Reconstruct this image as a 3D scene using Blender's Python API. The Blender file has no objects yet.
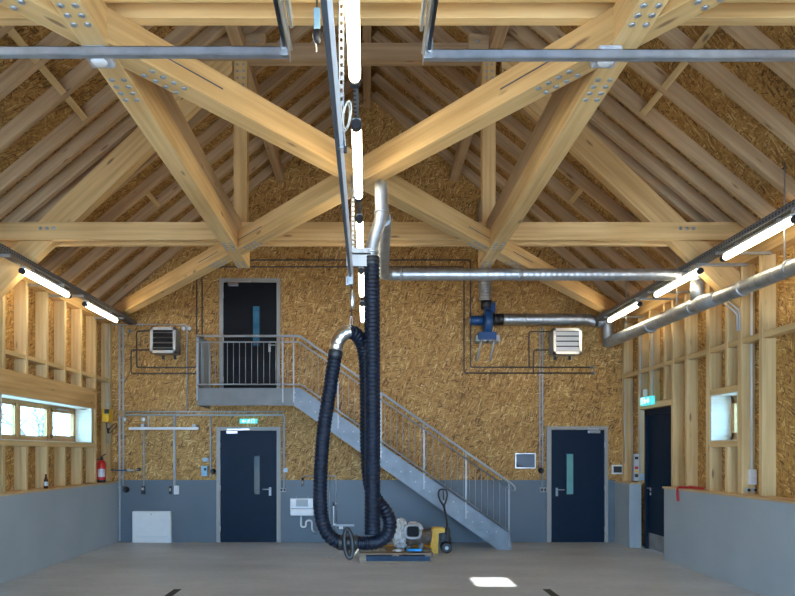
import bpy, bmesh, math, random
from mathutils import Vector, Matrix
random.seed(7)
SC = bpy.context.scene
COL = SC.collection
F, VX, VY, CZ = 691.0, 367.0, 453.0, 1.65        # focal length (px), vanishing point, eye height
V = Vector

def P(px, py, Y):
    return V(((px - VX) * Y / F, Y, CZ + (VY - py) * Y / F))

# ------------------------------------------------------------------ materials
def nmat(name):
    m = bpy.data.materials.new(name); m.use_nodes = True
    nt = m.node_tree; b = nt.nodes['Principled BSDF']
    return m, nt, b

def N(nt, t, **kw):
    n = nt.nodes.new(t)
    for k, v in kw.items(): setattr(n, k, v)
    return n

def L(nt, a, b): nt.links.new(a, b)

def ramp(nt, fac, stops):
    r = N(nt, 'ShaderNodeValToRGB'); e = r.color_ramp.elements
    while len(e) < len(stops): e.new(0.5)
    for i, (p, c) in enumerate(stops):
        e[i].position = p; e[i].color = (*c, 1)
    L(nt, fac, r.inputs[0]); return r.outputs[0]

def math_n(nt, op, a, b=None, c=None):
    n = N(nt, 'ShaderNodeMath', operation=op)
    for i, x in enumerate((a, b, c)):
        if x is None: continue
        if isinstance(x, (int, float)): n.inputs[i].default_value = x
        else: L(nt, x, n.inputs[i])
    return n.outputs[0]

def mixc(nt, fac, a, b, mode='MIX'):
    n = N(nt, 'ShaderNodeMix', data_type='RGBA', blend_type=mode)
    if isinstance(fac, (int, float)): n.inputs[0].default_value = fac
    else: L(nt, fac, n.inputs[0])
    for i, x in ((6, a), (7, b)):
        if isinstance(x, tuple): n.inputs[i].default_value = (*x, 1)
        else: L(nt, x, n.inputs[i])
    return n.outputs[2]

def mapped(nt, vec, scale, rot=(0, 0, 0), loc=(0, 0, 0)):
    m = N(nt, 'ShaderNodeMapping'); L(nt, vec, m.inputs[0])
    m.inputs['Scale'].default_value = scale; m.inputs['Rotation'].default_value = rot
    m.inputs['Location'].default_value = loc
    return m.outputs[0]

def plain(name, col, rough=0.5, metal=0.0, var=0.12, scale=6.0, bump=0.0, emit=None, estr=0.0, spec=None, trans=0.0):
    m, nt, b = nmat(name)
    tc = N(nt, 'ShaderNodeTexCoord')
    no = N(nt, 'ShaderNodeTexNoise'); no.inputs['Scale'].default_value = scale; no.inputs['Detail'].default_value = 5
    L(nt, tc.outputs['Object'], no.inputs['Vector'])
    lo = tuple(c * (1 - var) for c in col); hi = tuple(min(1, c * (1 + var)) for c in col)
    L(nt, ramp(nt, no.outputs[0], [(0.3, lo), (0.7, hi)]), b.inputs['Base Color'])
    b.inputs['Roughness'].default_value = rough; b.inputs['Metallic'].default_value = metal
    if trans: b.inputs['Transmission Weight'].default_value = trans
    if spec is not None: b.inputs['Specular IOR Level'].default_value = spec
    if emit: 
        b.inputs['Emission Color'].default_value = (*emit, 1); b.inputs['Emission Strength'].default_value = estr
    if bump:
        bp = N(nt, 'ShaderNodeBump'); bp.inputs['Strength'].default_value = bump; bp.inputs['Distance'].default_value = 0.01
        L(nt, no.outputs[0], bp.inputs['Height']); L(nt, bp.outputs[0], b.inputs['Normal'])
    return m

def osb(name, u, v, stops, vs=1.0):
    m, nt, b = nmat(name)
    g = N(nt, 'ShaderNodeNewGeometry'); s = N(nt, 'ShaderNodeSeparateXYZ'); L(nt, g.outputs['Position'], s.inputs[0])
    c = N(nt, 'ShaderNodeCombineXYZ'); L(nt, s.outputs[u], c.inputs[0])
    L(nt, math_n(nt, 'MULTIPLY', s.outputs[v], vs), c.inputs[1])
    wob = N(nt, 'ShaderNodeTexNoise'); wob.inputs['Scale'].default_value = 3.0; L(nt, c.outputs[0], wob.inputs['Vector'])
    dv = N(nt, 'ShaderNodeVectorMath', operation='MULTIPLY_ADD'); L(nt, wob.outputs['Color'], dv.inputs[0])
    dv.inputs[1].default_value = (0.10, 0.10, 0); L(nt, c.outputs[0], dv.inputs[2])
    val = None
    for k, (a, sx, sy) in enumerate([(0.1, 12, 66), (1.1, 13, 60), (-0.65, 11, 58), (2.0, 14, 66), (0.5, 11, 56), (-0.2, 10, 62), (-1.2, 13, 60)]):
        vo = N(nt, 'ShaderNodeTexVoronoi', voronoi_dimensions='2D'); vo.inputs['Scale'].default_value = 1
        mp = mapped(nt, mapped(nt, dv.outputs[0], (1, 1, 1), (0, 0, a), (k * 3.3, k * 1.7, 0)), (sx, sy, 1))
        L(nt, mp, vo.inputs['Vector'])
        sp = N(nt, 'ShaderNodeSeparateColor'); L(nt, vo.outputs['Color'], sp.inputs[0])
        if val is None: val = sp.outputs[0]
        else:
            mask = math_n(nt, 'GREATER_THAN', sp.outputs[1], 0.60)
            mx = N(nt, 'ShaderNodeMix', data_type='FLOAT'); L(nt, mask, mx.inputs[0]); L(nt, val, mx.inputs[2]); L(nt, sp.outputs[0], mx.inputs[3])
            val = mx.outputs[0]
    big = N(nt, 'ShaderNodeTexNoise'); big.inputs['Scale'].default_value = 1.3; big.inputs['Detail'].default_value = 3
    L(nt, c.outputs[0], big.inputs['Vector'])
    val2 = math_n(nt, 'ADD', val, math_n(nt, 'MULTIPLY_ADD', big.outputs[0], 0.36, -0.18))
    colr = ramp(nt, val2, stops)
    L(nt, colr, b.inputs['Base Color']); b.inputs['Roughness'].default_value = 0.62
    bp = N(nt, 'ShaderNodeBump'); bp.inputs['Strength'].default_value = 0.25; bp.inputs['Distance'].default_value = 0.004
    L(nt, val, bp.inputs['Height']); L(nt, bp.outputs[0], b.inputs['Normal'])
    return m

def wood(name, dark, light, knot=(0.16, 0.07, 0.03), rough=0.55, knots=True):
    """planed softwood: grain runs along the object's local X"""
    m, nt, b = nmat(name)
    tc = N(nt, 'ShaderNodeTexCoord'); oi = N(nt, 'ShaderNodeObjectInfo')
    off = N(nt, 'ShaderNodeVectorMath', operation='MULTIPLY_ADD')
    L(nt, oi.outputs['Random'], off.inputs[0]); off.inputs[1].default_value = (37, 11, 17); L(nt, tc.outputs['Object'], off.inputs[2])
    no = N(nt, 'ShaderNodeTexNoise'); no.inputs['Detail'].default_value = 4; no.inputs['Scale'].default_value = 1
    L(nt, mapped(nt, off.outputs[0], (0.7, 22, 22)), no.inputs['Vector'])
    n2 = N(nt, 'ShaderNodeTexNoise'); n2.inputs['Detail'].default_value = 2; n2.inputs['Scale'].default_value = 1
    L(nt, mapped(nt, off.outputs[0], (0.9, 3, 3)), n2.inputs['Vector'])
    v = math_n(nt, 'ADD', math_n(nt, 'MULTIPLY', no.outputs[0], 0.6), math_n(nt, 'MULTIPLY', n2.outputs[0], 0.4))
    c = ramp(nt, v, [(0.34, dark), (0.62, light)])
    tint = ramp(nt, oi.outputs['Random'], [(0, (0.88, 0.86, 0.84)), (1, (1.0, 1.0, 1.0))])
    c = mixc(nt, 1.0, c, tint, 'MULTIPLY')
    if knots:
        vo = N(nt, 'ShaderNodeTexVoronoi'); vo.inputs['Scale'].default_value = 1
        L(nt, mapped(nt, off.outputs[0], (1.5, 6, 6)), vo.inputs['Vector'])
        c = mixc(nt, ramp(nt, vo.outputs['Distance'], [(0.06, (0.75,) * 3), (0.125, (0,) * 3)]), c, knot)
    L(nt, c, b.inputs['Base Color']); b.inputs['Roughness'].default_value = rough
    return m

M = {}
OSBST = [(0.0, (0.13, 0.052, 0.009)), (0.12, (0.29, 0.14, 0.030)), (0.5, (0.46, 0.236, 0.056)), (0.86, (0.56, 0.315, 0.086)), (1.0, (0.78, 0.53, 0.22))]
M['osb_back'] = osb('osb_back_wall', 0, 2, OSBST)
M['osb_side'] = osb('osb_side_wall', 2, 1, OSBST)
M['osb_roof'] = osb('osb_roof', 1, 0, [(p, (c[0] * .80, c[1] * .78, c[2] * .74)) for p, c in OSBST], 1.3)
M['beam'] = wood('spruce_glulam', (0.56, 0.33, 0.115), (0.82, 0.545, 0.235))
M['rafter'] = wood('spruce_rafter', (0.40, 0.25, 0.12), (0.63, 0.43, 0.235))
M['stud'] = wood('spruce_stud', (0.56, 0.37, 0.145), (0.80, 0.585, 0.285))
M['ledge'] = wood('spruce_ledge', (0.55, 0.36, 0.16), (0.78, 0.56, 0.29), knots=False)
M['larch'] = wood('larch_frame', (0.50, 0.25, 0.085), (0.66, 0.37, 0.14), knots=False)
M['reveal'] = wood('pale_reveal', (0.74, 0.66, 0.52), (0.84, 0.78, 0.66))
M['plinth'] = plain('light_grey_paint', (0.40, 0.45, 0.465), 0.5, var=0.05, scale=1.5)
M['band'] = plain('slate_grey_paint', (0.115, 0.15, 0.18), 0.45, var=0.06, scale=1.5)
M['navy'] = plain('navy_door_paint', (0.0045, 0.016, 0.038), 0.5, var=0.1, spec=0.18)
M['black_door'] = plain('black_door_paint', (0.006, 0.007, 0.009), 0.5, spec=0.15)
M['steel'] = plain('galvanised_steel', (0.48, 0.51, 0.53), 0.44, 0.9, var=0.16, scale=9)
M['dull_steel'] = plain('dull_galvanised_steel', (0.42, 0.44, 0.45), 0.5, 0.75, var=0.15, scale=7)
M['stair_steel'] = plain('grey_stair_steel', (0.20, 0.23, 0.26), 0.5, 0.35, var=0.14, scale=5)
M['fascia'] = plain('dull_fascia_steel', (0.165, 0.17, 0.165), 0.5, 0.3, var=0.15, scale=4)
M['rail_steel'] = plain('painted_steel_railing', (0.36, 0.38, 0.39), 0.45, 0.4, var=0.08)
M['door_frame'] = plain('beige_grey_door_frame', (0.36, 0.35, 0.32), 0.5, var=0.05)
M['track'] = plain('dark_track_steel', (0.13, 0.14, 0.155), 0.45, 0.5)
M['alu'] = plain('aluminium', (0.75, 0.76, 0.76), 0.28, 1.0, var=0.06)
M['conduit'] = plain('grey_pvc_conduit', (0.46, 0.47, 0.47), 0.45, var=0.05)
M['pipe'] = plain('dark_heating_pipe', (0.10, 0.075, 0.065), 0.45, 0.3, var=0.2)
M['dark'] = plain('dark_plastic', (0.018, 0.019, 0.021), 0.45)
M['rubber'] = plain('black_rubber_hose', (0.004, 0.008, 0.018), 0.5, var=0.2, spec=0.3)
M['white'] = plain('white_plastic', (0.80, 0.81, 0.80), 0.35, var=0.03)
M['ceramic'] = plain('white_ceramic', (0.78, 0.80, 0.82), 0.15, var=0.02)
M['red'] = plain('red_enamel', (0.55, 0.018, 0.02), 0.3, var=0.05)
M['yellow'] = plain('yellow_paint', (0.80, 0.47, 0.02), 0.4, var=0.12, scale=14)
M['blue'] = plain('blue_machine_paint', (0.012, 0.065, 0.20), 0.35, var=0.1)
M['cee_blue'] = plain('light_blue_plastic', (0.30, 0.52, 0.68), 0.35, var=0.05)
M['blue_cloth'] = plain('bright_blue_cloth', (0.03, 0.32, 0.75), 0.6, var=0.15)
M['brown_glass'] = plain('brown_glass', (0.05, 0.018, 0.006), 0.12, var=0.1)
M['cardboard'] = plain('cardboard', (0.42, 0.30, 0.17), 0.8, var=0.12)
M['cast'] = plain('grimy_cast_metal', (0.17, 0.14, 0.115), 0.55, 0.4, var=0.35, scale=12, bump=0.3)
M['film'] = plain('crumpled_plastic_film', (0.55, 0.56, 0.55), 0.22, var=0.35, scale=16, bump=0.6)
M['pallet'] = wood('weathered_pallet', (0.26, 0.19, 0.13), (0.42, 0.33, 0.23))
M['tube'] = plain('lit_tube', (0.9, 0.9, 0.88), 0.5, var=0.01, emit=(1.0, 0.86, 0.60), estr=12.0)
M['sign'] = plain('lit_sign_green', (0.05, 0.45, 0.42), 0.4, var=0.02, emit=(0.10, 0.75, 0.84), estr=0.5)
M['sign_white'] = plain('lit_sign_white', (0.8, 0.9, 0.9), 0.4, var=0.02, emit=(0.75, 1.0, 1.0), estr=0.6)
M['pane_dark'] = plain('dark_wired_glass', (0.012, 0.035, 0.042), 0.12, var=0.4, scale=5, spec=0.2)
M['pane_lit'] = plain('lit_wired_glass', (0.10, 0.25, 0.26), 0.15, var=0.1, emit=(0.16, 0.46, 0.46), estr=0.085)
M['pane_blue'] = plain('blue_lit_glass', (0.03, 0.10, 0.16), 0.15, var=0.5, emit=(0.05, 0.25, 0.42), estr=0.09, scale=4)
M['lens'] = plain('frosted_lens', (0.5, 0.52, 0.55), 0.25, var=0.05)
M['board'] = plain('grey_blue_panel', (0.11, 0.15, 0.20), 0.35, var=0.06)
M['board_blue'] = plain('faded_blue_board', (0.02, 0.055, 0.11), 0.6, var=0.25)
M['bark'] = plain('bare_bark', (0.10, 0.085, 0.075), 0.8, var=0.3)
M['tape'] = plain('black_floor_rail', (0.018, 0.018, 0.018), 0.6)
M['rope'] = plain('pale_rope', (0.68, 0.62, 0.50), 0.7)

def glass_mat():
    m, nt, b = nmat('window_glass')
    nt.nodes.remove(b); out = nt.nodes['Material Output']
    t = N(nt, 'ShaderNodeBsdfTransparent'); t.inputs[0].default_value = (0.80, 0.96, 0.98, 1)
    g = N(nt, 'ShaderNodeBsdfGlossy'); g.inputs['Roughness'].default_value = 0.03
    mx = N(nt, 'ShaderNodeMixShader'); mx.inputs[0].default_value = 0.05; L(nt, t.outputs[0], mx.inputs[1]); L(nt, g.outputs[0], mx.inputs[2])
    L(nt, mx.outputs[0], out.inputs[0]); return m
M['glass'] = glass_mat()

def concrete():
    m, nt, b = nmat('power_floated_concrete')
    tc = N(nt, 'ShaderNodeTexCoord')
    a = N(nt, 'ShaderNodeTexNoise'); a.inputs['Scale'].default_value = 0.9; a.inputs['Detail'].default_value = 8; a.inputs['Roughness'].default_value = 0.62
    L(nt, mapped(nt, tc.outputs['Object'], (0.55, 1.3, 1)), a.inputs['Vector'])
    c = N(nt, 'ShaderNodeTexNoise'); c.inputs['Scale'].default_value = 14; c.inputs['Detail'].default_value = 4
    L(nt, tc.outputs['Object'], c.inputs['Vector'])
    v = math_n(nt, 'ADD', math_n(nt, 'MULTIPLY', a.outputs[0], 0.8), math_n(nt, 'MULTIPLY', c.outputs[0], 0.2))
    L(nt, ramp(nt, v, [(0.32, (0.39, 0.43, 0.465)), (0.5, (0.50, 0.54, 0.575)), (0.66, (0.61, 0.65, 0.685))]), b.inputs['Base Color'])
    L(nt, ramp(nt, v, [(0.35, (0.5,) * 3), (0.65, (0.36,) * 3)]), b.inputs['Roughness'])
    return m
M['concrete'] = concrete()

def perforated():
    m, nt, b = nmat('perforated_tray_steel')
    g = N(nt, 'ShaderNodeNewGeometry'); s = N(nt, 'ShaderNodeSeparateXYZ'); L(nt, g.outputs['Position'], s.inputs[0])
    fy = math_n(nt, 'FRACT', math_n(nt, 'MULTIPLY', s.outputs[1], 18.0))
    h = math_n(nt, 'GREATER_THAN', fy, 0.55)
    fx = math_n(nt, 'FRACT', math_n(nt, 'MULTIPLY', math_n(nt, 'ADD', s.outputs[0], s.outputs[2]), 28.0))
    hh = math_n(nt, 'MULTIPLY', h, math_n(nt, 'GREATER_THAN', fx, 0.45))
    L(nt, mixc(nt, hh, (0.17, 0.175, 0.18), (0.02, 0.02, 0.02)), b.inputs['Base Color'])
    b.inputs['Metallic'].default_value = 0.3; b.inputs['Roughness'].default_value = 0.55
    return m
M['tray'] = perforated()

# ------------------------------------------------------------------ geometry helpers
WM = {}
def link(name, me, mtx, mat, parent=None):
    o = bpy.data.objects.new(name, me); COL.objects.link(o)
    pm = WM[parent.name] if parent else Matrix()
    o.parent = parent; o.matrix_basis = pm.inverted() @ mtx
    WM[o.name] = mtx
    if mat is not None and me is not None and len(me.materials) == 0: me.materials.append(mat)
    return o

def tag(o, label=None, cat=None, group=None, kind=None):
    if label: o['label'] = label
    if cat: o['category'] = cat
    if group: o['group'] = group
    if kind: o['kind'] = kind
    elif cat: o['kind'] = 'thing'
    return o

def root(name, label, cat, loc, group=None):
    return tag(link(name, None, Matrix.Translation(V(loc)), None), label, cat, group)

class G:
    """collects shapes in world coordinates for ONE mesh object"""
    def __init__(self): self.bm = bmesh.new()
    def box(self, a, b, bev=0.0):
        a, b = V(a), V(b)
        lo = V((min(a[i], b[i]) for i in range(3))); hi = V((max(a[i], b[i]) for i in range(3)))
        r = bmesh.ops.create_cube(self.bm, size=1.0)
        for v in r['verts']:
            v.co = V((lo[i] + (v.co[i] + 0.5) * (hi[i] - lo[i]) for i in range(3)))
        if bev:
            es = list({e for v in r['verts'] for e in v.link_edges})
            bmesh.ops.bevel(self.bm, geom=es, offset=bev, segments=2, affect='EDGES', profile=0.5)
        return self
    def prism(self, pts, axis, a, b):
        """polygon pts (two coords in the other axes, in order) extruded along axis between a and b"""
        def mk(p, t):
            c = [p[0], p[1]]; c.insert(axis, t); return self.bm.verts.new(c)
        A = [mk(p, a) for p in pts]; B = [mk(p, b) for p in pts]; n = len(pts)
        self.bm.faces.new(A); self.bm.faces.new(B[::-1])
        for i in range(n): self.bm.faces.new((A[i], B[i], B[(i + 1) % n], A[(i + 1) % n]))
        return self
    def tube(self, pts, r, seg=12, corr=None, cap=True, flat=False):
        pts = [V(p) for p in pts]
        if corr:                                    # resample for ribs
            amp, pitch = corr; out = []; rr = []; acc = 0.0; step = pitch / 4
            for i in range(len(pts) - 1):
                d = pts[i + 1] - pts[i]; ln = d.length; n = max(1, int(round(ln / step)))
                for k in range(n):
                    out.append(pts[i] + d * k / n); rr.append(r + amp * math.sin(2 * math.pi * (acc + ln * k / n) / pitch))
                acc += ln
            out.append(pts[-1]); rr.append(r); pts = out
        else: rr = [r] * len(pts) if not isinstance(r, (list, tuple)) else list(r)
        n = len(pts); rings = []
        t0 = (pts[1] - pts[0]).normalized()
        up = V((0, 0, 1)) if abs(t0.z) < 0.9 else V((0, 1, 0))
        nrm = (up - t0 * up.dot(t0)).normalized()
        for i in range(n):
            if i == 0: t = t0
            elif i == n - 1: t = (pts[i] - pts[i - 1]).normalized()
            else:
                t = (pts[i + 1] - pts[i]).normalized() + (pts[i] - pts[i - 1]).normalized()
                t = t.normalized() if t.length > 1e-6 else (pts[i + 1] - pts[i]).normalized()
            nrm = (nrm - t * nrm.dot(t)); nrm = nrm.normalized() if nrm.length > 1e-6 else t.orthogonal().normalized()
            bn = t.cross(nrm)
            k = 1.0
            if 0 < i < n - 1 and not corr:
                c = (pts[i] - pts[i - 1]).normalized().dot(t); k = 1 / max(0.6, c)
            rings.append([self.bm.verts.new(pts[i] + (nrm * math.cos(2 * math.pi * j / seg) + bn * math.sin(2 * math.pi * j / seg)) * rr[i]) for j in range(seg)])
        for i in range(n - 1):
            for j in range(seg):
                f = self.bm.faces.new((rings[i][j], rings[i][(j + 1) % seg], rings[i + 1][(j + 1) % seg], rings[i + 1][j])); f.smooth = not flat
        if cap:
            self.bm.faces.new(rings[0][::-1]); self.bm.faces.new(rings[-1])
        return self
    def cyl(self, a, b, r, seg=16):
        return self.tube([a, b], r, seg)
    def lathe(self, base, axis, prof, seg=20):
        """prof: (distance along axis, radius)"""
        ax = V(axis).normalized()
        return self.tube_var(V(base), ax, prof, seg)
    def tube_var(self, base, ax, prof, seg):
        nrm = ax.orthogonal().normalized(); bn = ax.cross(nrm); rings = []
        for d, r in prof:
            rings.append([self.bm.verts.new(base + ax * d + (nrm * math.cos(2 * math.pi * j / seg) + bn * math.sin(2 * math.pi * j / seg)) * max(r, 1e-4)) for j in range(seg)])
        for i in range(len(rings) - 1):
            for j in range(seg):
                f = self.bm.faces.new((rings[i][j], rings[i][(j + 1) % seg], rings[i + 1][(j + 1) % seg], rings[i + 1][j])); f.smooth = True
        self.bm.faces.new(rings[0][::-1]); self.bm.faces.new(rings[-1]); return self
    def blob(self, c, s, sub=3, noise=0.0, seed=0):
        r = bmesh.ops.create_icosphere(self.bm, subdivisions=sub, radius=1.0)
        rnd = random.Random(seed)
        for v in r['verts']:
            k = 1 + noise * (rnd.random() - 0.5)
            v.co = V((c[0] + v.co.x * s[0] * k, c[1] + v.co.y * s[1] * k, c[2] + v.co.z * s[2] * k))
        return self
    def ellring(self, c, ru, rv, u, v, r, n=28, seg=8):
        u, v = V(u), V(v); pts = [V(c) + u * ru * math.cos(2 * math.pi * i / n) + v * rv * math.sin(2 * math.pi * i / n) for i in range(n + 1)]
        return self.tube(pts, r, seg, cap=False)
    def build(self, name, mat, parent=None, origin=None):
        bmesh.ops.recalc_face_normals(self.bm, faces=self.bm.faces)
        cs = [v.co for v in self.bm.verts]
        lo = V((min(c[i] for c in cs) for i in range(3))); hi = V((max(c[i] for c in cs) for i in range(3)))
        og = V(origin) if origin else V(((lo.x + hi.x) / 2, (lo.y + hi.y) / 2, lo.z))
        for v in self.bm.verts: v.co -= og
        me = bpy.data.meshes.new(name); self.bm.to_mesh(me); self.bm.free()
        return link(name, me, Matrix.Translation(og), mat, parent)

def frame_mtx(p0, p1, up):
    x = (p1 - p0).normalized(); z = (V(up) - x * V(up).dot(x)).normalized(); y = z.cross(x)
    m = Matrix((x, y, z)).transposed().to_4x4(); m.translation = p0; return m

def beam(name, p0, p1, w, h, mat, parent=None, up=(0, 0, 1), bev=0.005):
    """timber along local X, w across, h in the 'up' direction; the line p0-p1 is its axis"""
    p0, p1 = V(p0), V(p1); ln = (p1 - p0).length
    g = G(); g.box((0, -w / 2, -h / 2), (ln, w / 2, h / 2), bev)
    bmesh.ops.recalc_face_normals(g.bm, faces=g.bm.faces)
    me = bpy.data.meshes.new(name); g.bm.to_mesh(me); g.bm.free()
    return link(name, me, frame_mtx(p0, p1, up), mat, parent)

def dupl(src, mtx, parent=None):
    o = src.copy(); COL.objects.link(o); o.parent = parent
    pm = WM[parent.name] if parent else Matrix()
    o.matrix_basis = pm.inverted() @ mtx; WM[o.name] = mtx; return o

def spline(pts, n=10):
    pts = [V(p) for p in pts]; q = [pts[0] * 2 - pts[1]] + pts + [pts[-1] * 2 - pts[-2]]; out = []
    for i in range(1, len(q) - 2):
        for k in range(n):
            t = k / n; a, b, c, d = q[i - 1], q[i], q[i + 1], q[i + 2]
            out.append(0.5 * (2 * b + (c - a) * t + (2 * a - 5 * b + 4 * c - d) * t * t + (3 * b - 3 * c + d - a) * t ** 3))
    out.append(pts[-1]); return out

def rounded(pts, rad=0.06, n=5):
    pts = [V(p) for p in pts]; out = [pts[0]]
    for i in range(1, len(pts) - 1):
        a, b, c = pts[i - 1], pts[i], pts[i + 1]
        d1 = (a - b); d2 = (c - b); r = min(rad, d1.length * 0.45, d2.length * 0.45)
        s, e = b + d1.normalized() * r, b + d2.normalized() * r
        for k in range(n + 1):
            t = k / n; out.append(s * (1 - t) ** 2 + b * 2 * t * (1 - t) + e * t * t)
    out.append(pts[-1]); return out

ORD = ['first', 'second', 'third', 'fourth', 'fifth', 'sixth', 'seventh', 'eighth', 'ninth', 'tenth', 'eleventh', 'twelfth', 'thirteenth', 'fourteenth', 'fifteenth', 'sixteenth', 'seventeenth']
SIDE = {-1: 'left', 1: 'right'}
def struct(o): o['kind'] = 'structure'; return o

# ------------------------------------------------------------------ camera
cam = bpy.data.cameras.new('camera'); co = bpy.data.objects.new('camera', cam); COL.objects.link(co)
co.location = (0, 0, CZ); co.rotation_euler = (math.pi / 2, 0, 0)
cam.sensor_fit = 'HORIZONTAL'; cam.sensor_width = 36; cam.lens = 36 * F / 795
cam.shift_x = (397.5 - VX) / 795; cam.shift_y = (VY - 298) / 795
cam.clip_start = 0.05; cam.clip_end = 300
SC.camera = co

# ------------------------------------------------------------------ shell
YB, YF = 12.80, -0.40            # back wall face, front wall face
XS, XO, XW = 4.72, 4.89, 5.0     # stud face, sheathing, window plane
RZ, RP = 8.24, 0.83              # ridge height of rafter undersides, pitch
def roof_z(x): return RZ - RP * abs(x)
cs = 1 / math.sqrt(1 + RP * RP)

struct(G().box((-5.3, YF - 0.2, -0.15), (5.3, YB + 0.2, 0.0)).build('floor', M['concrete']))
struct(G().box((-60, -50, -0.40), (60, 70, -0.16)).build('ground', M['concrete']))
top = roof_z(5.4) + 0.24 / cs
struct(G().prism([(-5.2, -0.1), (5.2, -0.1), (5.2, roof_z(5.2) + .3), (0, RZ + .3), (-5.2, roof_z(5.2) + .3)], 1, YB, YB + 0.15).build('wall_back', M['osb_back']))
struct(G().box((-4.62, YB - 0.012, 0), (4.60, YB - 0.0005, P(0, 480, YB).z)).build('wall_back_painted_dado', M['band']))
# front wall with the two open garage doorways
g = G()
pr = [(-5.2, roof_z(5.2) + .3), (-5.2, 0), (-4.25, 0), (-4.25, 3.65), (-0.42, 3.65), (-0.42, 0), (0.34, 0), (0.34, 3.65), (4.25, 3.65), (4.25, 0), (5.2, 0), (5.2, roof_z(5.2) + .3)]
yA, yC = YF - 0.15, YF
for a, b in (((-5.2, 0), (-4.25, 3.65)), ((-0.42, 0), (0.34, 3.65)), ((4.25, 0), (5.2, 3.65))):
    g.box((a[0], yA, a[1]), (b[0], yC, b[1]))
# gable over the doors, with an unseen opening added to cast the sun patch
wx0, wx1 = 1.37, 1.84; tz = 0.62; wz = (8.92 - YF) * tz; wh = 0.36 * tz
g.prism([(-5.2, 3.65), (wx0, 3.65), (wx0, roof_z(wx0) + .3), (0, RZ + .3), (-5.2, roof_z(5.2) + .3)], 1, yA, yC)
g.prism([(wx1, 3.65), (5.2, 3.65), (5.2, roof_z(5.2) + .3), (wx1, roof_z(wx1) + .3)], 1, yA, yC)
g.box((wx0, yA, 3.65), (wx1, yC, wz - wh))
g.prism([(wx0, wz + wh), (wx1, wz + wh), (wx1, roof_z(wx1) + .3), (wx0, roof_z(wx0) + .3)], 1, yA, yC)
struct(g.build('wall_front', M['osb_back']))

struct(G().box((-5.0, -6.2, 3.78), (5.0, yA - .001, 3.92)).build('added_sun_canopy', M['beam']))  # unseen canopy, added to keep direct sun out of the doorways
# roof boarding
for sx in (-1, 1):
    n = V((RP * sx, 0, 1)).normalized()
    def rp(x, off): 
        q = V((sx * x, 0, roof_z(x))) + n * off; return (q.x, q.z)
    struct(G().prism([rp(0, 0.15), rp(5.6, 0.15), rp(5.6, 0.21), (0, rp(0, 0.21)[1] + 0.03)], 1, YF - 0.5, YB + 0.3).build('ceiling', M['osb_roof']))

# side walls: OSB outer sheathing with window and door holes
ZT = 4.55
g = G()
WL = (8.93, 11.86, 1.82, 2.42)   # left window opening (y0,y1,z0,z1)
x0, x1 = -XO - 0.11, -XO
for a, b in (((YF, 0), (WL[0], ZT)), ((WL[1], 0), (YB, ZT)), ((WL[0], 0), (WL[1], WL[2])), ((WL[0], WL[3]), (WL[1], ZT))):
    g.box((x0, a[0], a[1]), (x1, b[0], b[1]))
struct(g.build('wall_left', M['osb_side']))
g = G()
WR = (8.81, 9.50, 1.81, 2.44)
for a, b in (((YF, 0), (WR[0], ZT)), ((WR[1], 0), (10.73, ZT)), ((11.98, 0), (YB, ZT)), ((10.73, 2.39), (11.98, ZT)), ((WR[0], 0), (WR[1], WR[2])), ((WR[0], WR[3]), (WR[1], ZT))):
    g.box((XO, a[0], a[1]), (XO + 0.11, b[0], b[1]))
struct(g.build('wall_right', M['osb_side']))

# low plinth walls with timber ledges
HP = 1.105
XP = 4.58
struct(G().box((-XO, YF, 0), (-XP - 0.03, YB, HP), 0.006).build('wall_left_plinth', M['plinth']))
struct(G().box((XP, YF, 0), (XO, 10.66, HP), 0.006).build('wall_right_plinth', M['plinth']))
struct(G().box((XP + 0.0, 12.06, 0), (4.79, YB - 0.012, HP), 0.006).build('wall_right_plinth_return', M['plinth']))
tz0, tz1 = HP, HP + 0.028
beam('trim_1', (-(XP + XO + .02) / 2, YF, (tz0 + tz1) / 2), (-(XP + XO + .02) / 2, YB, (tz0 + tz1) / 2), XO - XP - .01, tz1 - tz0, M['ledge'])['kind'] = 'structure'
beam('trim_2', ((XP + XO) / 2 - .01, YF, (tz0 + tz1) / 2), ((XP + XO) / 2 - .01, 10.68, (tz0 + tz1) / 2), XO - XP + .02, tz1 - tz0, M['ledge'])['kind'] = 'structure'
beam('trim_3', (4.69, 12.04, (tz0 + tz1) / 2), (4.69, YB - .012, (tz0 + tz1) / 2), 0.24, tz1 - tz0, M['ledge'])['kind'] = 'structure'

# ------------------------------------------------------------------ stud walls
SD = XO - XS                     # stud depth
XM = (XO + XS) / 2
ZP = 4.03                        # underside of wall plate
GS = {-1: 'timber studs of the left wall', 1: 'timber studs of the right wall'}
def stud(sx, y, z0, z1, label, w=0.07, grp=None):
    o = beam('wall_stud', (sx * XM, y, z0), (sx * XM, y, z1), SD, w, M['stud'], up=(0, 1, 0))
    return tag(o, label, 'stud', grp or GS[sx])
for sx in (-1, 1):
    for k, z in enumerate((ZP + 0.07, ZP + 0.21)):
        o = beam('wall_plate', (sx * XM, YF, z), (sx * XM, YB, z), SD, 0.138, M['beam'])
        tag(o, f'horizontal timber plate on top of {SIDE[sx]} wall studs, {("lower", "upper")[k]} layer', 'wall plate', 'wall plates')
base = tz1
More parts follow.
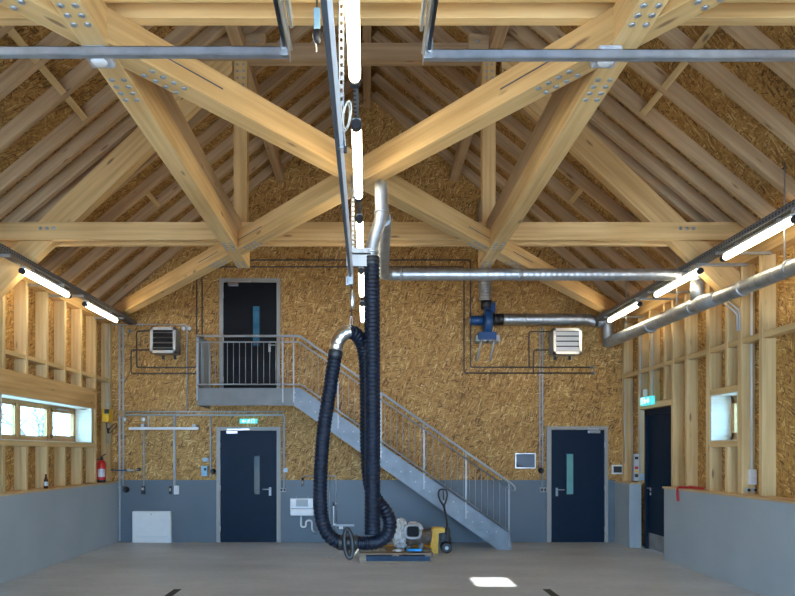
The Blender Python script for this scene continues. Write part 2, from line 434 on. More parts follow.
# left wall
stud(-1, 12.745, base, ZP, 'pale full-height corner stud of left wall against the back wall', 0.09)
stud(-1, 12.04, base, ZP, 'full-height stud between left window and fire extinguisher')
LY = [11.43, 10.82, 10.21, 9.60, 8.99, 8.38]
for i, y in enumerate(LY[:5]):
    stud(-1, y, 2.75, ZP, f'{ORD[i]} stud above the long left window, counted from the back wall')
    stud(-1, y, base, 1.745, f'{ORD[i]} short stud under the long left window, counted from the back wall', grp='short studs under the left window')
stud(-1, 8.86, base, ZP, 'full-height stud at the near end of the left window')
o = beam('header_beam', (-XM + .0, 8.90, 2.585), (-XM, 12.0, 2.585), SD + .004, 0.33, M['beam']); tag(o, 'deep timber header beam lying over the long left window', 'beam')
o = beam('sill_beam', (-XM, 8.90, 1.783), (-XM, 12.0, 1.783), SD, 0.072, M['stud']); tag(o, 'flat timber sill beam directly under the long left window', 'beam')
ys = [12.04] + LY[:5] + [8.86]
for i in range(6):
    a, b = ys[i] - 0.036, ys[i + 1] + 0.036
    if a - b < 0.08: continue
    o = beam('nogging', (-XM, b, 2.98), (-XM, a, 2.98), SD - .01, 0.06, M['stud'])
    tag(o, f'{ORD[i]} flat timber spacer above left window header, counted from the back', 'nogging', 'noggings of the left wall')
o = beam('nogging', (-XM, 12.076, 2.98), (-XM, 12.70, 2.98), SD - .01, 0.06, M['stud']); tag(o, 'flat timber spacer in the back corner bay of left wall', 'nogging', 'noggings of the left wall')
# right wall
stud(1, 12.745, base, ZP, 'pale full-height corner stud of right wall against the back wall', 0.09)
stud(1, 12.02, base, ZP, 'full-height stud on the far side of the right side door')
stud(1, 10.69, base, ZP, 'full-height stud on the near side of the right side door', 0.075)
stud(1, 10.24, base, ZP, 'full-height stud midway between right side door and right window')
stud(1, 9.575, base, ZP, 'full-height stud at the far jamb of the small right window', 0.11)
stud(1, 9.08, 2.52, ZP, 'short stud above the small right window', grp='short studs of the right window')
stud(1, 9.08, base, 1.73, 'short stud under the small right window', grp='short studs of the right window')
stud(1, 8.755, base, ZP, 'full-height stud at the near jamb of the small right window', 0.10)
stud(1, 8.29, base, ZP, 'full-height stud just beyond the wide OSB panel on the right wall')
for i, y in enumerate((11.55, 10.99)):
    stud(1, y, 2.50, ZP, f'{ORD[i]} short stud over the right side door, counted from the back wall', 0.06, 'short studs over the side door')
o = beam('door_header', (XM, 10.73, 2.445), (XM, 11.98, 2.445), SD, 0.10, M['stud']); tag(o, 'timber header piece over the right side door', 'beam')
o = beam('window_header', (XM, 8.81, 2.48), (XM, 9.515, 2.48), SD, 0.078, M['stud']); tag(o, 'timber header piece over the small right window', 'beam')
o = beam('window_sill_beam', (XM, 8.81, 1.77), (XM, 9.515, 1.77), SD, 0.078, M['stud']); tag(o, 'timber sill piece under the small right window', 'beam')
bays = [(12.70, 12.06, 'in the back corner bay of the right wall'), (11.98, 11.585, 'over the side door, farthest bay'), (11.515, 11.025, 'over the side door, middle bay'), (10.955, 10.73, 'over the side door, nearest bay'),
        (10.65, 10.28, 'just nearer than the side door'), (10.20, 9.635, 'between door and small right window'), (9.515, 9.12, 'above the window, farther half'), (9.04, 8.81, 'above the window, nearer half'),
        (8.70, 8.33, 'beside the white socket conduit'), (8.25, 7.0, 'across the wide OSB panel')]
for a, b, t in bays:
    o = beam('nogging', (XS + 0.07, b, 3.06), (XS + 0.07, a, 3.06), 0.13, 0.075, M['stud'])
    tag(o, f'horizontal timber spacer {t}', 'nogging', 'noggings of the right wall')

# ------------------------------------------------------------------ windows
def pane_window(name, sx, y0, y1, z0, z1, n):
    x = sx * XW; r = struct(link(name, None, Matrix.Translation(V((x, (y0 + y1) / 2, z0))), None))
    xi, xo = sx * (XW - 0.0), sx * (XW + 0.07)
    g = G(); t = 0.055
    g.box((xi, y0, z0), (xo, y1, z0 + t)); g.box((xi, y0, z1 - t), (xo, y1, z1))
    g.box((xi, y0, z0), (xo, y0 + t, z1)); g.box((xi, y1 - t, z0), (xo, y1, z1))
    g.build('window_frame', M['larch'], r)
    w = (y1 - y0) / n
    for k in range(1, n):
        G().box((xi, y0 + k * w - 0.03, z0 + t), (xo, y0 + k * w + 0.03, z1 - t)).build('mullion', M['larch'], r)
    for k in range(n):
        a, b = y0 + k * w + 0.045, y0 + (k + 1) * w - 0.045
        s = G(); q = 0.035 if k < n - 1 else 0.06; xa, xb = sx * (XW - 0.012 * (k == n - 1) + 0.005), sx * (XW + 0.05)
        s.box((xa, a, z0 + t), (xb, b, z0 + t + q)); s.box((xa, a, z1 - t - q), (xb, b, z1 - t))
        s.box((xa, a, z0 + t), (xb, a + q, z1 - t)); s.box((xa, b - q, z0 + t), (xb, b, z1 - t))
        so = s.build('sash', M['larch'], r)
        G().box((sx * (XW + 0.022), a + q, z0 + t + q), (sx * (XW + 0.028), b - q, z1 - t - q)).build('pane', M['glass'], so)
    rv = G(); th = 0.012; xs = sx * (XS + 0.005)
    rv.box((xs, y0, z0), (xi, y1, z0 + th)); rv.box((xs, y0, z1 - th), (xi, y1, z1))
    rv.box((xs, y0, z0), (xi, y0 + th, z1)); rv.box((xs, y1 - th, z0), (xi, y1, z1))
    rv.build('reveal_lining', M['reveal'], r)
    return r
w1 = pane_window('window_1', -1, *WL, 3)
G().box((-XW + 0.01, 11.1, 2.345), (-XW + 0.03, 11.5, 2.365)).build('opener_arm', M['dull_steel'], w1)
pane_window('window_2', 1, *WR, 1)

# bare trees outside the left window
def tree(label, base, h, seed):
    rnd = random.Random(seed); r = root('bare_tree', label, 'tree', base, 'bare trees outside the left window')
    tr = G(); br = G()
    def grow(p, d, ln, rad, lev):
        pts = [p]; q = p; dd = d
        for k in range(3):
            dd = (dd + V((rnd.uniform(-.25, .25), rnd.uniform(-.25, .25), rnd.uniform(-.1, .2)))).normalized()
            q = q + dd * ln / 3; pts.append(q)
        (tr if lev == 0 else br).tube(pts, [rad, rad * .85, rad * .72, rad * .6], 6 if lev < 2 else 4)
        if lev >= 3: return
        for k in range(4 if lev else 6):
            t = rnd.randint(1, 3)
            nd = (dd * 0.6 + V((rnd.uniform(-1, 1), rnd.uniform(-1, 1), rnd.uniform(-.25, .7)))).normalized()
            grow(pts[t], nd, ln * rnd.uniform(.5, .72), rad * .5, lev + 1)
    grow(V(base), V((0, 0, 1)), h * .38, .10, 0)
    tr.build('trunk', M['bark'], r); br.build('branches', M['bark'], r)
tree('bare leafless tree seen through the left and middle window lights', (-9.0, 19.2, -0.16), 5.0, 3)
tree('bare leafless tree seen through the openable window light at right', (-9.2, 24.6, -0.16), 5.0, 5)
tree('bare leafless tree behind the middle window light', (-14.6, 23.5, -0.16), 5.5, 9)

# ------------------------------------------------------------------ roof timbers
RY = [5.7, 6.3, 6.9, 7.5, 8.07, 8.43, 8.79, 9.06, 9.67, 10.28, 10.9, 11.5, 12.1, 12.72]
for sx in (-1, 1):
    n = V((RP * sx, 0, 1)).normalized()
    for i, y in enumerate(sorted(RY, reverse=True)):
        a = V((sx * 0.07, y, roof_z(0.07))) + n * 0.075; b = V((sx * 4.885, y, roof_z(4.885))) + n * 0.075
        o = beam('rafter', a, b, 0.08, 0.15, M['rafter'], up=n)
        tag(o, f'sloping timber rafter of the {SIDE[sx]} roof slope, {ORD[i]} from the back wall', 'rafter', f'rafters of the {SIDE[sx]} roof slope')
    for (a, b, t) in ((5.74, 6.26, 'nearest of the row above the door track'), (6.34, 6.86, 'second of the row above the door track'), (6.94, 7.46, 'third of the row above the door track'), (7.54, 8.03, 'farthest of the row above the door track'),
                      (9.10, 9.63, 'short one just beyond the rear truss'), (10.32, 10.86, 'in the bay well behind the rear truss')):
        xn = 3.27 if sx < 0 else 3.20; q = V((sx * xn, 0, roof_z(xn))) + n * 0.03
        o = beam('rafter_nogging', (q.x, a, q.z), (q.x, b, q.z), 0.075, 0.06, M['stud'], up=n)
        tag(o, f'short timber spacer between {SIDE[sx]} slope rafters, {t}', 'nogging', f'spacers between {SIDE[sx]} slope rafters')
o = beam('ridge_beam', (0, 4.4, 8.24), (0, YB, 8.20), 0.13, 0.34, M['rafter']); tag(o, 'ridge beam running back along the roof peak', 'beam')

for sx in (-1, 1):
    o = beam('purlin', (sx * 1.60, 3.9, 6.77), (sx * 1.60, 12.79, 6.77), 0.15, 0.16, M['rafter'])
    # purlins sit on the collar, tucked under the rafters
    o.matrix_basis = o.matrix_basis @ Matrix.Translation(V((0, 0, -0.02)))
    tag(o, f'{SIDE[sx]} purlin running back to the gable wall above the truss post', 'beam', 'purlins')

bolt_me = None
def bolts(pts, nrm, parent, r=0.016):
    """round dowel heads"""
    global bolt_me
    if bolt_me is None:
        g = G(); g.lathe((0, 0, 0), (0, 0, 1), [(0, 0.016), (0.006, 0.016), (0.010, 0.010)], 10)
        bolt_me = bpy.data.meshes.new('bolt'); g.bm.to_mesh(bolt_me); g.bm.free(); bolt_me.materials.append(M['dull_steel'])
    rot = V((0, 0, 1)).rotation_difference(V(nrm)).to_matrix().to_4x4()
    for p in pts:
        link('bolt', bolt_me, Matrix.Translation(V(p)) @ rot @ Matrix.Diagonal((r / .016, r / .016, 1, 1)), None, parent)

ZTIE = (4.32, 4.54)
def truss(y, label, upper):
    r = root('roof_truss', label, 'truss', (0, y, ZTIE[0]), 'roof trusses')
    zc = sum(ZTIE) / 2; h = ZTIE[1] - ZTIE[0]
    for dy in (-0.11, 0.11):
        t = beam('tie_beam', (-4.885, y + dy, zc), (4.885, y + dy, zc), 0.08, h, M['beam'], r)
        if dy < 0 and upper:
            for sx in (-1, 1): bolts([(sx * (4.0 + k * 0.082), y + dy - 0.04, zc + .03) for k in range(-1, 2)], (0, -1, 0), t, 0.022)
    if not upper: return r
    for sx in (-1, 1):
        p = beam('queen_post', (sx * 1.57 - .03, y, ZTIE[1] - .22), (sx * 1.57 - .03, y, 6.605), 0.138, 0.17, M['beam'], r, up=(1, 0, 0))
        px = sx * 1.57 - .03
        bolts([(px + a * 0.04, y - 0.07, 6.30 + k * 0.085) for a in (-1, 1) for k in range(4)], (0, -1, 0), p, 0.017)
        # slanting strut from post head down to the wall
        so_ = .12 if sx > 0 else 0.0
        def cz(x): return 6.55 - .95 * (abs(x) + so_ - 1.84)
        hv = 0.215
        pts = [(sx * 1.70, cz(1.70) - hv), (sx * 1.70, 6.605), (sx * (1.84 - so_ + (6.55 + hv - 6.605) / .95), 6.605), (sx * 4.71, cz(4.71) + hv), (sx * 4.71, cz(4.71) - hv)]
        g = G(); g.prism(pts, 1, y - 0.069, y + 0.069)
        ang = math.atan(.95) * -sx
        mt = Matrix.Translation(V((sx * 1.84, y, 6.55))) @ Matrix.Rotation(-ang, 4, 'Y')
        g.bm.transform(mt.inverted()); bmesh.ops.recalc_face_normals(g.bm, faces=g.bm.faces)
        me = bpy.data.meshes.new('strut'); g.bm.to_mesh(me); g.bm.free()
        s = link('strut', me, mt, M['beam'], r)
        d = V((sx, 0, -.95)).normalized(); pn = V((sx * .95, 0, 1)).normalized()
        bolts([V((sx * (1.92 - so_), y - 0.069, 6.40)) + d * (k * 0.085) + pn * a * 0.055 for a in (-1, 1) for k in range(4)], (0, -1, 0), s, 0.02)
    c = beam('collar_beam', (-1.52, y, 6.72), (1.52, y, 6.72), 0.138, 0.22, M['rafter'], r)
    for sx in (-1, 1):
        gp = beam('gusset_plank', (sx * 1.27, y - 0.11, 6.745), (sx * 2.25, y - 0.11, 6.745), 0.08, 0.30, M['rafter'], r)
        bolts([(sx * 1.39, y - 0.15, 6.80), (sx * 1.95, y - 0.15, 6.80)], (0, -1, 0), gp, 0.022)
    return r
truss(4.17, 'near roof truss whose twin tie beams cross the top edge of the photo', False)
truss(8.79, 'rear roof truss with twin tie beams, posts, slanting struts and collar', True)

# horizontal bracing hung under the tie beams
br = root('wind_bracing', 'horizontal X-shaped glulam bracing hung under the tie beams', 'bracing', (0, 6.5, 4.1))
ZB, HB, WB = 4.10, 0.22, 0.165
XL, XR = -1.635, 1.555
def zb(): return ZB + HB / 2
for sx, xc in ((-1, XL), (1, XR)):
    c = beam('chord', (xc, 3.6, zb()), (xc, 9.16, zb()), WB, HB, M['beam'], br)
    for y0 in (3.78, 4.62, 8.15, 8.95):
        bolts([(xc + a * 0.04, y0 + k * 0.085, ZB) for a in (-1, 1) for k in range(-1, 3)], (0, 0, -1), c, 0.02)
    u = beam('upper_chord', (xc, 4.32, 4.43), (xc, 8.63, 4.43), WB - .03, 0.22, M['rafter'], br)
for sx in (-1, 1):
    xc = XL if sx < 0 else XR
    p0 = V((xc, 4.15, zb())); dst = V((-sx * 4.60, 12.66, zb()))
    d = (dst - p0).normalized()
    k = (4.9 - abs(xc)) / abs(d.x)
    st = p0 - d * min(k, 3.9)
    a = beam('diagonal', st, dst, WB, HB - 0.006 + sx * .003, M['beam'], br)
    sd = V((-d.y, d.x, 0)); dm = frame_mtx(p0, dst, (0, 0, 1)); yq = 1 if sd.y * 0 + d.x * 0 == 0 else 1
    for t0 in (-0.62, 0.62, (8.6 - 4.15) / d.y - 0.6, (8.6 - 4.15) / d.y + 0.6):
        g = G(); g.box((t0 - .32, -WB / 2 - .0015, -.006), (t0 + .32, WB / 2 + .0015, .004)); g.bm.transform(dm)
        g.build('slotted_in_plate', M['track'], a)
    for t0 in (-0.55, 0.55, (8.6 - 4.15) / d.y - 0.5, (8.6 - 4.15) / d.y + 0.5):
        bolts([p0 + d * (t0 + m * 0.085) + sd * q * 0.04 + V((0, 0, -HB / 2)) for q in (-1, 1) for m in range(-2, 2)], (0, 0, -1), a, 0.02)

for sx, px in ((-1, 99), (1, 606)):
    y = ZB - CZ; Y = (ZB - .04 - CZ) * F / (VY - 59); c = P(px, 59, Y)
    c.z = ZB
    r = root('emergency_light', f'small frosted emergency light under the {SIDE[sx]} bracing chord', 'light', c, 'emergency lights on the bracing')
    G().box(c + V((-0.075, -0.09, -0.055)), c + V((0.075, 0.09, 0)), 0.018).build('housing', M['lens'], r)
    G().lathe(c + V((0, 0, -0.055)), (0, 0, -1), [(0, 0.05), (0.012, 0.046), (0.022, 0.02)], 18).build('lens', M['white'], r)

# ------------------------------------------------------------------ strip lights and cable trays
ZL = CZ + 2.25
def luminaire(x, y, label, group, mount_x=None):
    ln = 1.33; r = root('strip_light', label, 'light', (x, y + ln / 2, ZL), group)
    G().lathe((x, y + 0.03, ZL), (0, 1, 0), [(0, 0.02), (0.012, 0.032), (0.03, 0.035), (ln - 0.09, 0.035), (ln - 0.072, 0.032), (ln - 0.06, 0.02)], 16).build('tube', M['tube'], r)
    G().box((x - 0.030, y + 0.02, ZL + 0.0355), (x + 0.030, y + ln - 0.02, ZL + 0.062), 0.004).build('housing', M['conduit'], r)
    for a, b in ((y - 0.035, y + 0.03), (y + ln - 0.03, y + ln + 0.035)):
        G().lathe((x, a, ZL), (0, 1, 0), [(0, 0.032), (0.01, 0.038), (0.055, 0.038), (0.065, 0.032)], 16).build('end_cap', M['dark'], r)
    for q in (y + 0.25, y + ln - 0.29):
        G().box((x - 0.012, q, ZL + 0.062), (x + 0.012, q + 0.04, ZL + 0.099)).build('clip', M['dull_steel'], r)
    return r
start = [2.85 + 1.9 * k for k in range(5)]
cn = ['nearest', 'second', 'third', 'fourth', 'farthest']
for k, y in enumerate(start):
    luminaire(-0.073, y, f'lit strip light of the central row, {cn[k]} from the camera', 'strip lights of the central row')
for k, y in enumerate(start[3:5]):
    luminaire(-4.265, y, f'lit strip light on the left wall tray, {("nearer", "farther")[k]} of two', 'strip lights along the left wall')
for k, y in enumerate(start[2:5]):
    luminaire(4.12, y, f'lit strip light on the right wall tray, {("nearest", "middle", "farthest")[k]} of three', 'strip lights along the right wall')
g = G().box((-0.090, 2.6, ZL + 0.10), (-0.056, 12.2, ZL + 0.135))
tag(g.build('mounting_channel', M['tray']), 'slotted steel channel carrying the central strip lights', 'channel')
for sx, x, y0 in ((-1, -4.29, 4.5), (1, 4.145, 4.5)):
    r = root('cable_tray', f'perforated steel cable tray above the {SIDE[sx]} row of strip lights', 'cable tray', (x, 8, ZL + .07), 'cable trays')
    y1 = 12.65 if sx < 0 else 12.3
    g = G().box((x - .075, y0, ZL + .100), (x + .075, y1, ZL + .104))
    g.box((x - .077, y0, ZL + .100), (x - .073, y1, ZL + .165)).box((x + .073, y0, ZL + .100), (x + .077, y1, ZL + .165))
    g.build('tray', M['tray'], r)
    for y in ([8.15, 9.6, 10.25, 11.95] if sx < 0 else [6.6, 8.05, 8.55, 10.0, 10.45, 11.85]):
        xa, xb = sorted((x - sx * 0.07, sx * (XS - 0.001)))
        G().box((xa, y, ZL + .07), (xb, y + 0.04, ZL + .099)).build('bracket', M['dull_steel'], r)

# ------------------------------------------------------------------ balancer rail in the middle
HR = 1.52; ZR, XRL = CZ + HR, -0.141
YE = 6.02
r = root('balancer_rail', 'dark steel track running back beside the central strip lights', 'rail', (XRL, 4, ZR))
G().box((XRL - .016, 1.6, ZR), (XRL + .006, YE - .02, ZR + .045), 0.004).build('track', M['track'], r)
G().prism([(XRL + .0062, ZR + .006), (XRL + .022, ZR + .024), (XRL + .022, ZR + .045), (XRL + .0062, ZR + .045)], 1, 1.6, YE - .1).build('side_strip', M['white'], r)
def slotted(name, x, y, z0, z1, w, parent):
    g = G(); t = .004; pitch = .042; hw = .007
    g.box((x - w / 2, y, z0), (x - hw, y + t, z1)).box((x + hw, y, z0), (x + w / 2, y + t, z1))
    z = z0
    while z < z1: g.box((x - hw, y, z), (x + hw, y + t, min(z1, z + pitch * .55))); z += pitch
    g.box((x - w / 2, y, z0), (x - w / 2 + t, y + .025, z1)).box((x + w / 2 - t, y, z0), (x + w / 2, y + .025, z1))
    return g.build(name, M['steel'], parent)
YHG = 3.44; xh = (340.2 - VX) * YHG / F
slotted('slotted_hanger', xh + .006, YHG, ZR, 4.6, .033, r)
slotted('slotted_hanger', (353 - VX) * 6.1 / F, 6.1, P(0, 258, 6.1).z, 4.10, .030, r)
c = root('cable_coil', 'loop of pale cable hung on the slotted rail hanger', 'cable', P(345, 130, YHG - .02))
pts = []
for k in range(60):
    t = k / 59 * 4 * 2 * math.pi
    pts.append(P(346.5 + 4.2 * math.cos(t + .5) + 1.2 * math.sin(t * .37), 116 + 14 * math.sin(t) - 2 * math.cos(t * .3), YHG - .012 - .012 * math.sin(t * .5)))
G().tube(spline(pts, 3), .0022, 6).build('loops', M['rope'], c)
G().tube(spline([P(341, 104, YHG - .01), P(344, 130, YHG - .01), P(345.5, 146, YHG - .01)], 5), .0022, 6).build('tail', M['rope'], c)
G().box(P(343.5, 152, YHG - .01), P(347, 142, YHG + .01), .003).build('plug', M['dark'], c)
# blue plug hanging beside it
Yp = 3.9
r = root('power_connector', 'light blue power connector with black plug hanging beside the central track', 'connector', P(317, 42, Yp))
G().box(P(313.6, 28.5, Yp - .03), P(320.6, 13.5, Yp + .03), .008).build('socket', M['cee_blue'], r)
G().lathe(P(317.5, 28.5, Yp), (0, 0, -1), [(0, .02), (.02, .028), (.06, .024), (.085, .012)], 16).build('plug', M['dark'], r)
G().tube(spline([P(314, 31, Yp), P(313, 37, Yp), P(316, 45, Yp), P(316.5, 52, Yp)], 6), .004, 6).build('cord', M['rope'], r)
G().tube([P(317, 13.5, Yp), P(317, -30, Yp)], .005, 6).build('hanging_cable', M['dark'], r)
# trolley, balancer, hook
Yh = 6.0
r = root('tool_balancer', 'silver spring balancer hanging from the end of the central track', 'balancer', P(351, 322, Yh))
G().box(P(347.5, 284, Yh - .03), P(353.5, 262, Yh + .02), .006).box(P(345.5, 285, Yh - .02), P(350, 277, Yh + .02), .006).build('trolley', M['dull_steel'], r)
G().lathe(P(352.3, 289, Yh), (0, 0, -1), [(0, .008), (.02, .018), (.06, .023), (.11, .023), (.145, .017), (.165, .008)], 16).build('body', M['alu'], r)
G().cyl(P(352, 290, Yh), P(351, 283, Yh), .006).build('shackle', M['dark'], r)
G().cyl(P(351.5, 307, Yh), P(351.3, 316, Yh), .004).build('cord_stop', M['dark'], r)
G().ellring(P(351.2, 321.5, Yh), .011, .046, (1, 0, 0), (0, 0, 1), .0035).build('hook', M['alu'], r)

# ------------------------------------------------------------------ ducts
def duct(name, label, segs, group=None, cat='duct'):
    pts0 = segs[0][1][0]
    r = root(name, label, cat, pts0, group)
    for nm, pts, rad, mat, corr in segs:
        G().tube(pts, rad, 20, corr=corr).build(nm, mat, r)
    return r
def ring(parent, c, axis, rad, w=.04, mat=None):
    a = V(axis).normalized()
    G().lathe(V(c) - a * w / 2, a, [(0, rad), (w * .2, rad + .008), (w * .8, rad + .008), (w, rad)], 24).build('joint_band', mat or M['dull_steel'], parent)
SP = (.0022, .075)
Yd1, Yd2 = 6.0, 9.06
ZH = 3.99
A0 = P(381, 182, Yd1)
pth = rounded([(4.20, Yd2, ZH), (.205, Yd2, ZH), (A0.x + .045, Yd1 + .9, ZH)], .16, 8)
r = duct('exhaust_duct', 'spiral steel duct crossing below the rear truss and bending down to the hose', [
    ('cross_run', pth, .077, M['steel'], SP),
    ('forward_run', [V((A0.x + .045, Yd1 + .92, ZH)), V((A0.x + .002, Yd1 + .10, ZH))], .056, M['steel'], (.0016, .06)),
    ('drop', rounded([(A0.x + .002, Yd1 + .12, ZH), (A0.x, Yd1, ZH + .0), P(381, 200, Yd1)], .075, 8) + spline([P(381, 203, Yd1), P(381, 212, Yd1), P(379, 224, Yd1), P(373.5, 241, Yd1), P(371.7, 250, Yd1), P(371.5, 258, Yd1)], 6), .054, M['steel'], None)])
ring(r, P(381, 212, Yd1), (0, 0, 1), .053, .025); ring(r, P(371.5, 252, Yd1), (0, 0, 1), .055, .025); ring(r, (.45, Yd2, ZH), (1, 0, 0), .078); ring(r, (2.0, Yd2, ZH), (1, 0, 0), .078)
G().box(P(346.5, 266, Yd1 - .055), P(371, 253, Yd1 - .049)).box(P(346.5, 254.5, Yd1 - .055), P(371, 253, Yd1 + .10)).build('mounting_plate', M['dull_steel'], r)
# right-hand collecting duct
def PX(px, X, z):
    s = (px - VX) / X; return V((X, F / s, z))
XD = 4.35
a, b, c_, e = V((XD, 12.35, 3.64)), V((XD, 9.05, 3.60)), V((XD, 8.55, 3.57)), V((XD, 4.6, 3.50))
r = duct('collecting_duct', 'long spiral steel duct running along the right wall under the tray', [
    ('wide_run', [a, b], .098, M['steel'], SP),
    ('reducer', [b, b + V((0, -.12, -.0)), c_], [.104, .104, .083], M['dull_steel'], None),
    ('narrow_run', [c_, e], .083, M['steel'], SP),
    ('riser', [(XD - .02, 9.06, 3.66), (XD - .02, 9.06, 3.91), ], .085, M['dull_steel'], None),
    ('riser_elbow', rounded([(XD - .02, 9.06, 3.88), (XD - .02, 9.06, 3.99), (4.12, 9.06, 3.99)], .09, 6), .08, M['steel'], None),
    ('end_elbow', rounded([a + V((0, -.05, 0)), a + V((0, .13, 0)), (XD, 12.48, 4.02), (4.15, 12.48, 4.02)], .14, 8), .099, M['dull_steel'], None)])
for y, w in ((10.6, .1), (9.2, .1), (8.0, .084), (7.1, .084), (6.1, .084)):
    ring(r, (XD, y, 3.60 if y > 8.6 else 3.555), (0, 1, 0), w)
for y in (11.6, 9.7, 7.2): 
    G().cyl((XD, y, 3.66), (XD, y, roof_z(XD) + .05), .008, 8).build('hanger_rod', M['dull_steel'], r)
# blower on the back wall
Yw = 12.48
r = root('extraction_fan', 'blue extraction fan with motor bracketed to the back wall', 'fan', P(489, 335, Yw))
G().lathe(P(483.5, 322, Yw), (1, 0, 0), [(0, .20), (.01, .225), (.13, .225), (.14, .20)], 28).build('housing', M['blue'], r)
G().box(P(485, 312, Yw - .07), P(494, 304, Yw + .07)).build('outlet', M['blue'], r)
G().lathe(P(470, 320.5, Yw), (1, 0, 0), [(0, .05), (.02, .085), (.22, .09), (.25, .06)], 20).build('motor', M['blue'], r)
G().lathe(P(469.5, 320.5, Yw), (1, 0, 0), [(0, .03), (.02, .06), (.04, .06)], 16).build('motor_cap', M['cee_blue'], r)
G().box(P(479, 339, Yw - .12), P(494, 334, Yw + .12)).build('base_plate', M['blue'], r)
for px in (477.5, 490.5):
    G().tube(rounded([P(px + 4.5, 338, Yw), P(px + 3, 344, Yw), P(px - .5, 361, Yw)], .04), .022, 8).box(P(px - 1.2, 341, Yw), P(px + 6, 338, YB)).build('bracket_leg', M['dull_steel'], r)
r = duct('inlet_duct', 'short steel duct leading right from the blue fan along back wall', [
    ('sleeve', [P(493.5, 319.5, Yw), P(503, 319.5, Yw)], .105, M['dark'], (.006, .05)),
    ('run', rounded([P(502, 319.5, Yw), P(588, 319.5, Yw), (4.12, Yw, 4.02)], .15), .100, M['steel'], SP)])
ring(r, P(525, 319.5, Yw), (1, 0, 0), .1)
r = duct('flue_duct', 'vertical steel duct rising from the blue fan behind the truss post', [
    ('sleeve', [P(486.3, 309, Yw), P(486.3, 300, Yw)], .10, M['dark'], None),
    ('run', [P(485, 301, Yw), P(485, 200, Yw)], .115, M['dull_steel'], (.004, .05))])
# hoses
HC = (.0042, .034)
Yq = 6.0
r = root('drop_hose', 'black ribbed exhaust hose hanging straight down from the steel duct', 'hose', P(372.5, 534, Yq))
G().tube([P(371.5, 257.5, Yq), P(372, 300, Yq), P(372.5, 400, Yq), P(372.5, 480, Yq), P(372.5, 534.3, Yq)], .068, 24, corr=HC).build('hose', M['rubber'], r)
G().lathe(P(371.5, 257, Yq), (0, 0, -1), [(0, .066), (.035, .070), (.07, .070), (.077, .066)], 24).build('cuff', M['dark'], r)
r = root('loop_hose', 'ribbed black exhaust hose hung in a closed loop from the hook', 'hose', P(345, 551, Yq + .05))
def Q(px, py, dy): return P(px, py, Yq + dy * .7)
left = spline([Q(335.8, 352, .0), Q(330.5, 385, 0), Q(323.8, 430, .0), Q(320.8, 470, .0), Q(320.3, 500, .02), Q(322.5, 521, .04), Q(329, 535.5, .05), Q(339, 542.3, .06), Q(341, 542.6, .06)], 8)
G().tube(left, .060, 22, corr=HC).build('left_leg', M['rubber'], r)
right = spline([Q(349.5, 331.7, .02), Q(354.5, 333.2, .06), Q(359.5, 338.5, .12), Q(363.3, 348, .2), Q(365.5, 365, .25), Q(366.5, 400, .28), Q(367, 450, .28), Q(370, 485, .27), Q(378, 502, .22), Q(386, 512, .16), Q(389.6, 523, .12), Q(387.5, 534, .08), Q(379, 541.2, .06), Q(368, 543, .06), Q(355, 543, .06)], 8)
G().tube(right, .060, 22, corr=HC).build('right_leg', M['rubber'], r)
G().tube(spline([Q(335.8, 353, .0), Q(336.6, 345, 0), Q(340.5, 337, .0), Q(346, 332.5, .01), Q(350, 331.6, .02)], 6), .058, 22, corr=(.0015, .05)).build('elbow', M['alu'], r)
G().lathe(Q(336, 350.5, 0), (Q(334, 362, 0) - Q(336, 350.5, 0)), [(0, .060), (.01, .064), (.052, .064), (.06, .060)], 22).build('cuff', M['dark'], r)
G().lathe(Q(338, 542.5, .06), (1, 0, 0), [(0, .062), (.01, .068), (.05, .068), (.053, .064), (.12, .064), (.123, .068), (.17, .068), (.176, .062)], 24).build('coupling', M['dark'], r)
G().ellring(Q(348.5, 543.5, -.055), .034, .12, (1, 0, .1), (-.1, .2, 1), .020, 32, 10).build('clamp_handle', M['dark'], r)
G().tube(spline([Q(350, 556, -.06), Q(355, 553.5, -.065), Q(358.5, 549, -.06)], 5), .008, 8).build('pull_strap', M['rope'], r)

# ------------------------------------------------------------------ sectional door tracks
ZK = 3.90
for sx, xe, yk, lab in ((-1, (289.5 - VX), 50, 'left'), (1, (424.0 - VX), 53, 'right')):
    Yk = (ZK - CZ) * F / (VY - yk); X0 = xe * Yk / F
    r = root('door_track', f'steel overhead door track with crossbar at the {lab} garage door', 'door track', (X0, Yk, ZK), 'overhead door tracks')
    G().box((X0, Yk, ZK - .020), (sx * 4.4, Yk + .004, ZK + .022)).box((X0, Yk, ZK - .026), (sx * 4.4, Yk + .04, ZK - .022)).box((X0, Yk, ZK + .018), (sx * 4.4, Yk + .04, ZK + .022)).build('crossbar', M['steel'], r)
    xt = X0 - sx * .0
    G().box((xt - .004, 0.3, ZK - .035), (xt + .0, Yk + .06, ZK + .04)).box((xt - .012 * sx, 0.3, ZK + .03), (xt + .02 * sx, Yk + .06, ZK + .036)).build('horizontal_track', M['alu'], r)
    G().box((xt + sx * .02, 0.3, ZK - .0), (xt + sx * .035, Yk - .02, ZK + .06)).build('spring_tube', M['dark'], r)
    G().box((xt - sx * .035, 3.2, ZK + .03), (xt - sx * .02, Yk - .15, ZK + .1)).build('slotted_angle', M['steel'], r)
    G().box((xt - .005, Yk - .02, ZK - .04), (xt + sx * .05, Yk - .014, ZK + .07)).build('end_plate', M['dull_steel'], r)
    bolts([(xt + sx * .03, Yk - .02, ZK + .005)], (0, -1, 0), r, .018)

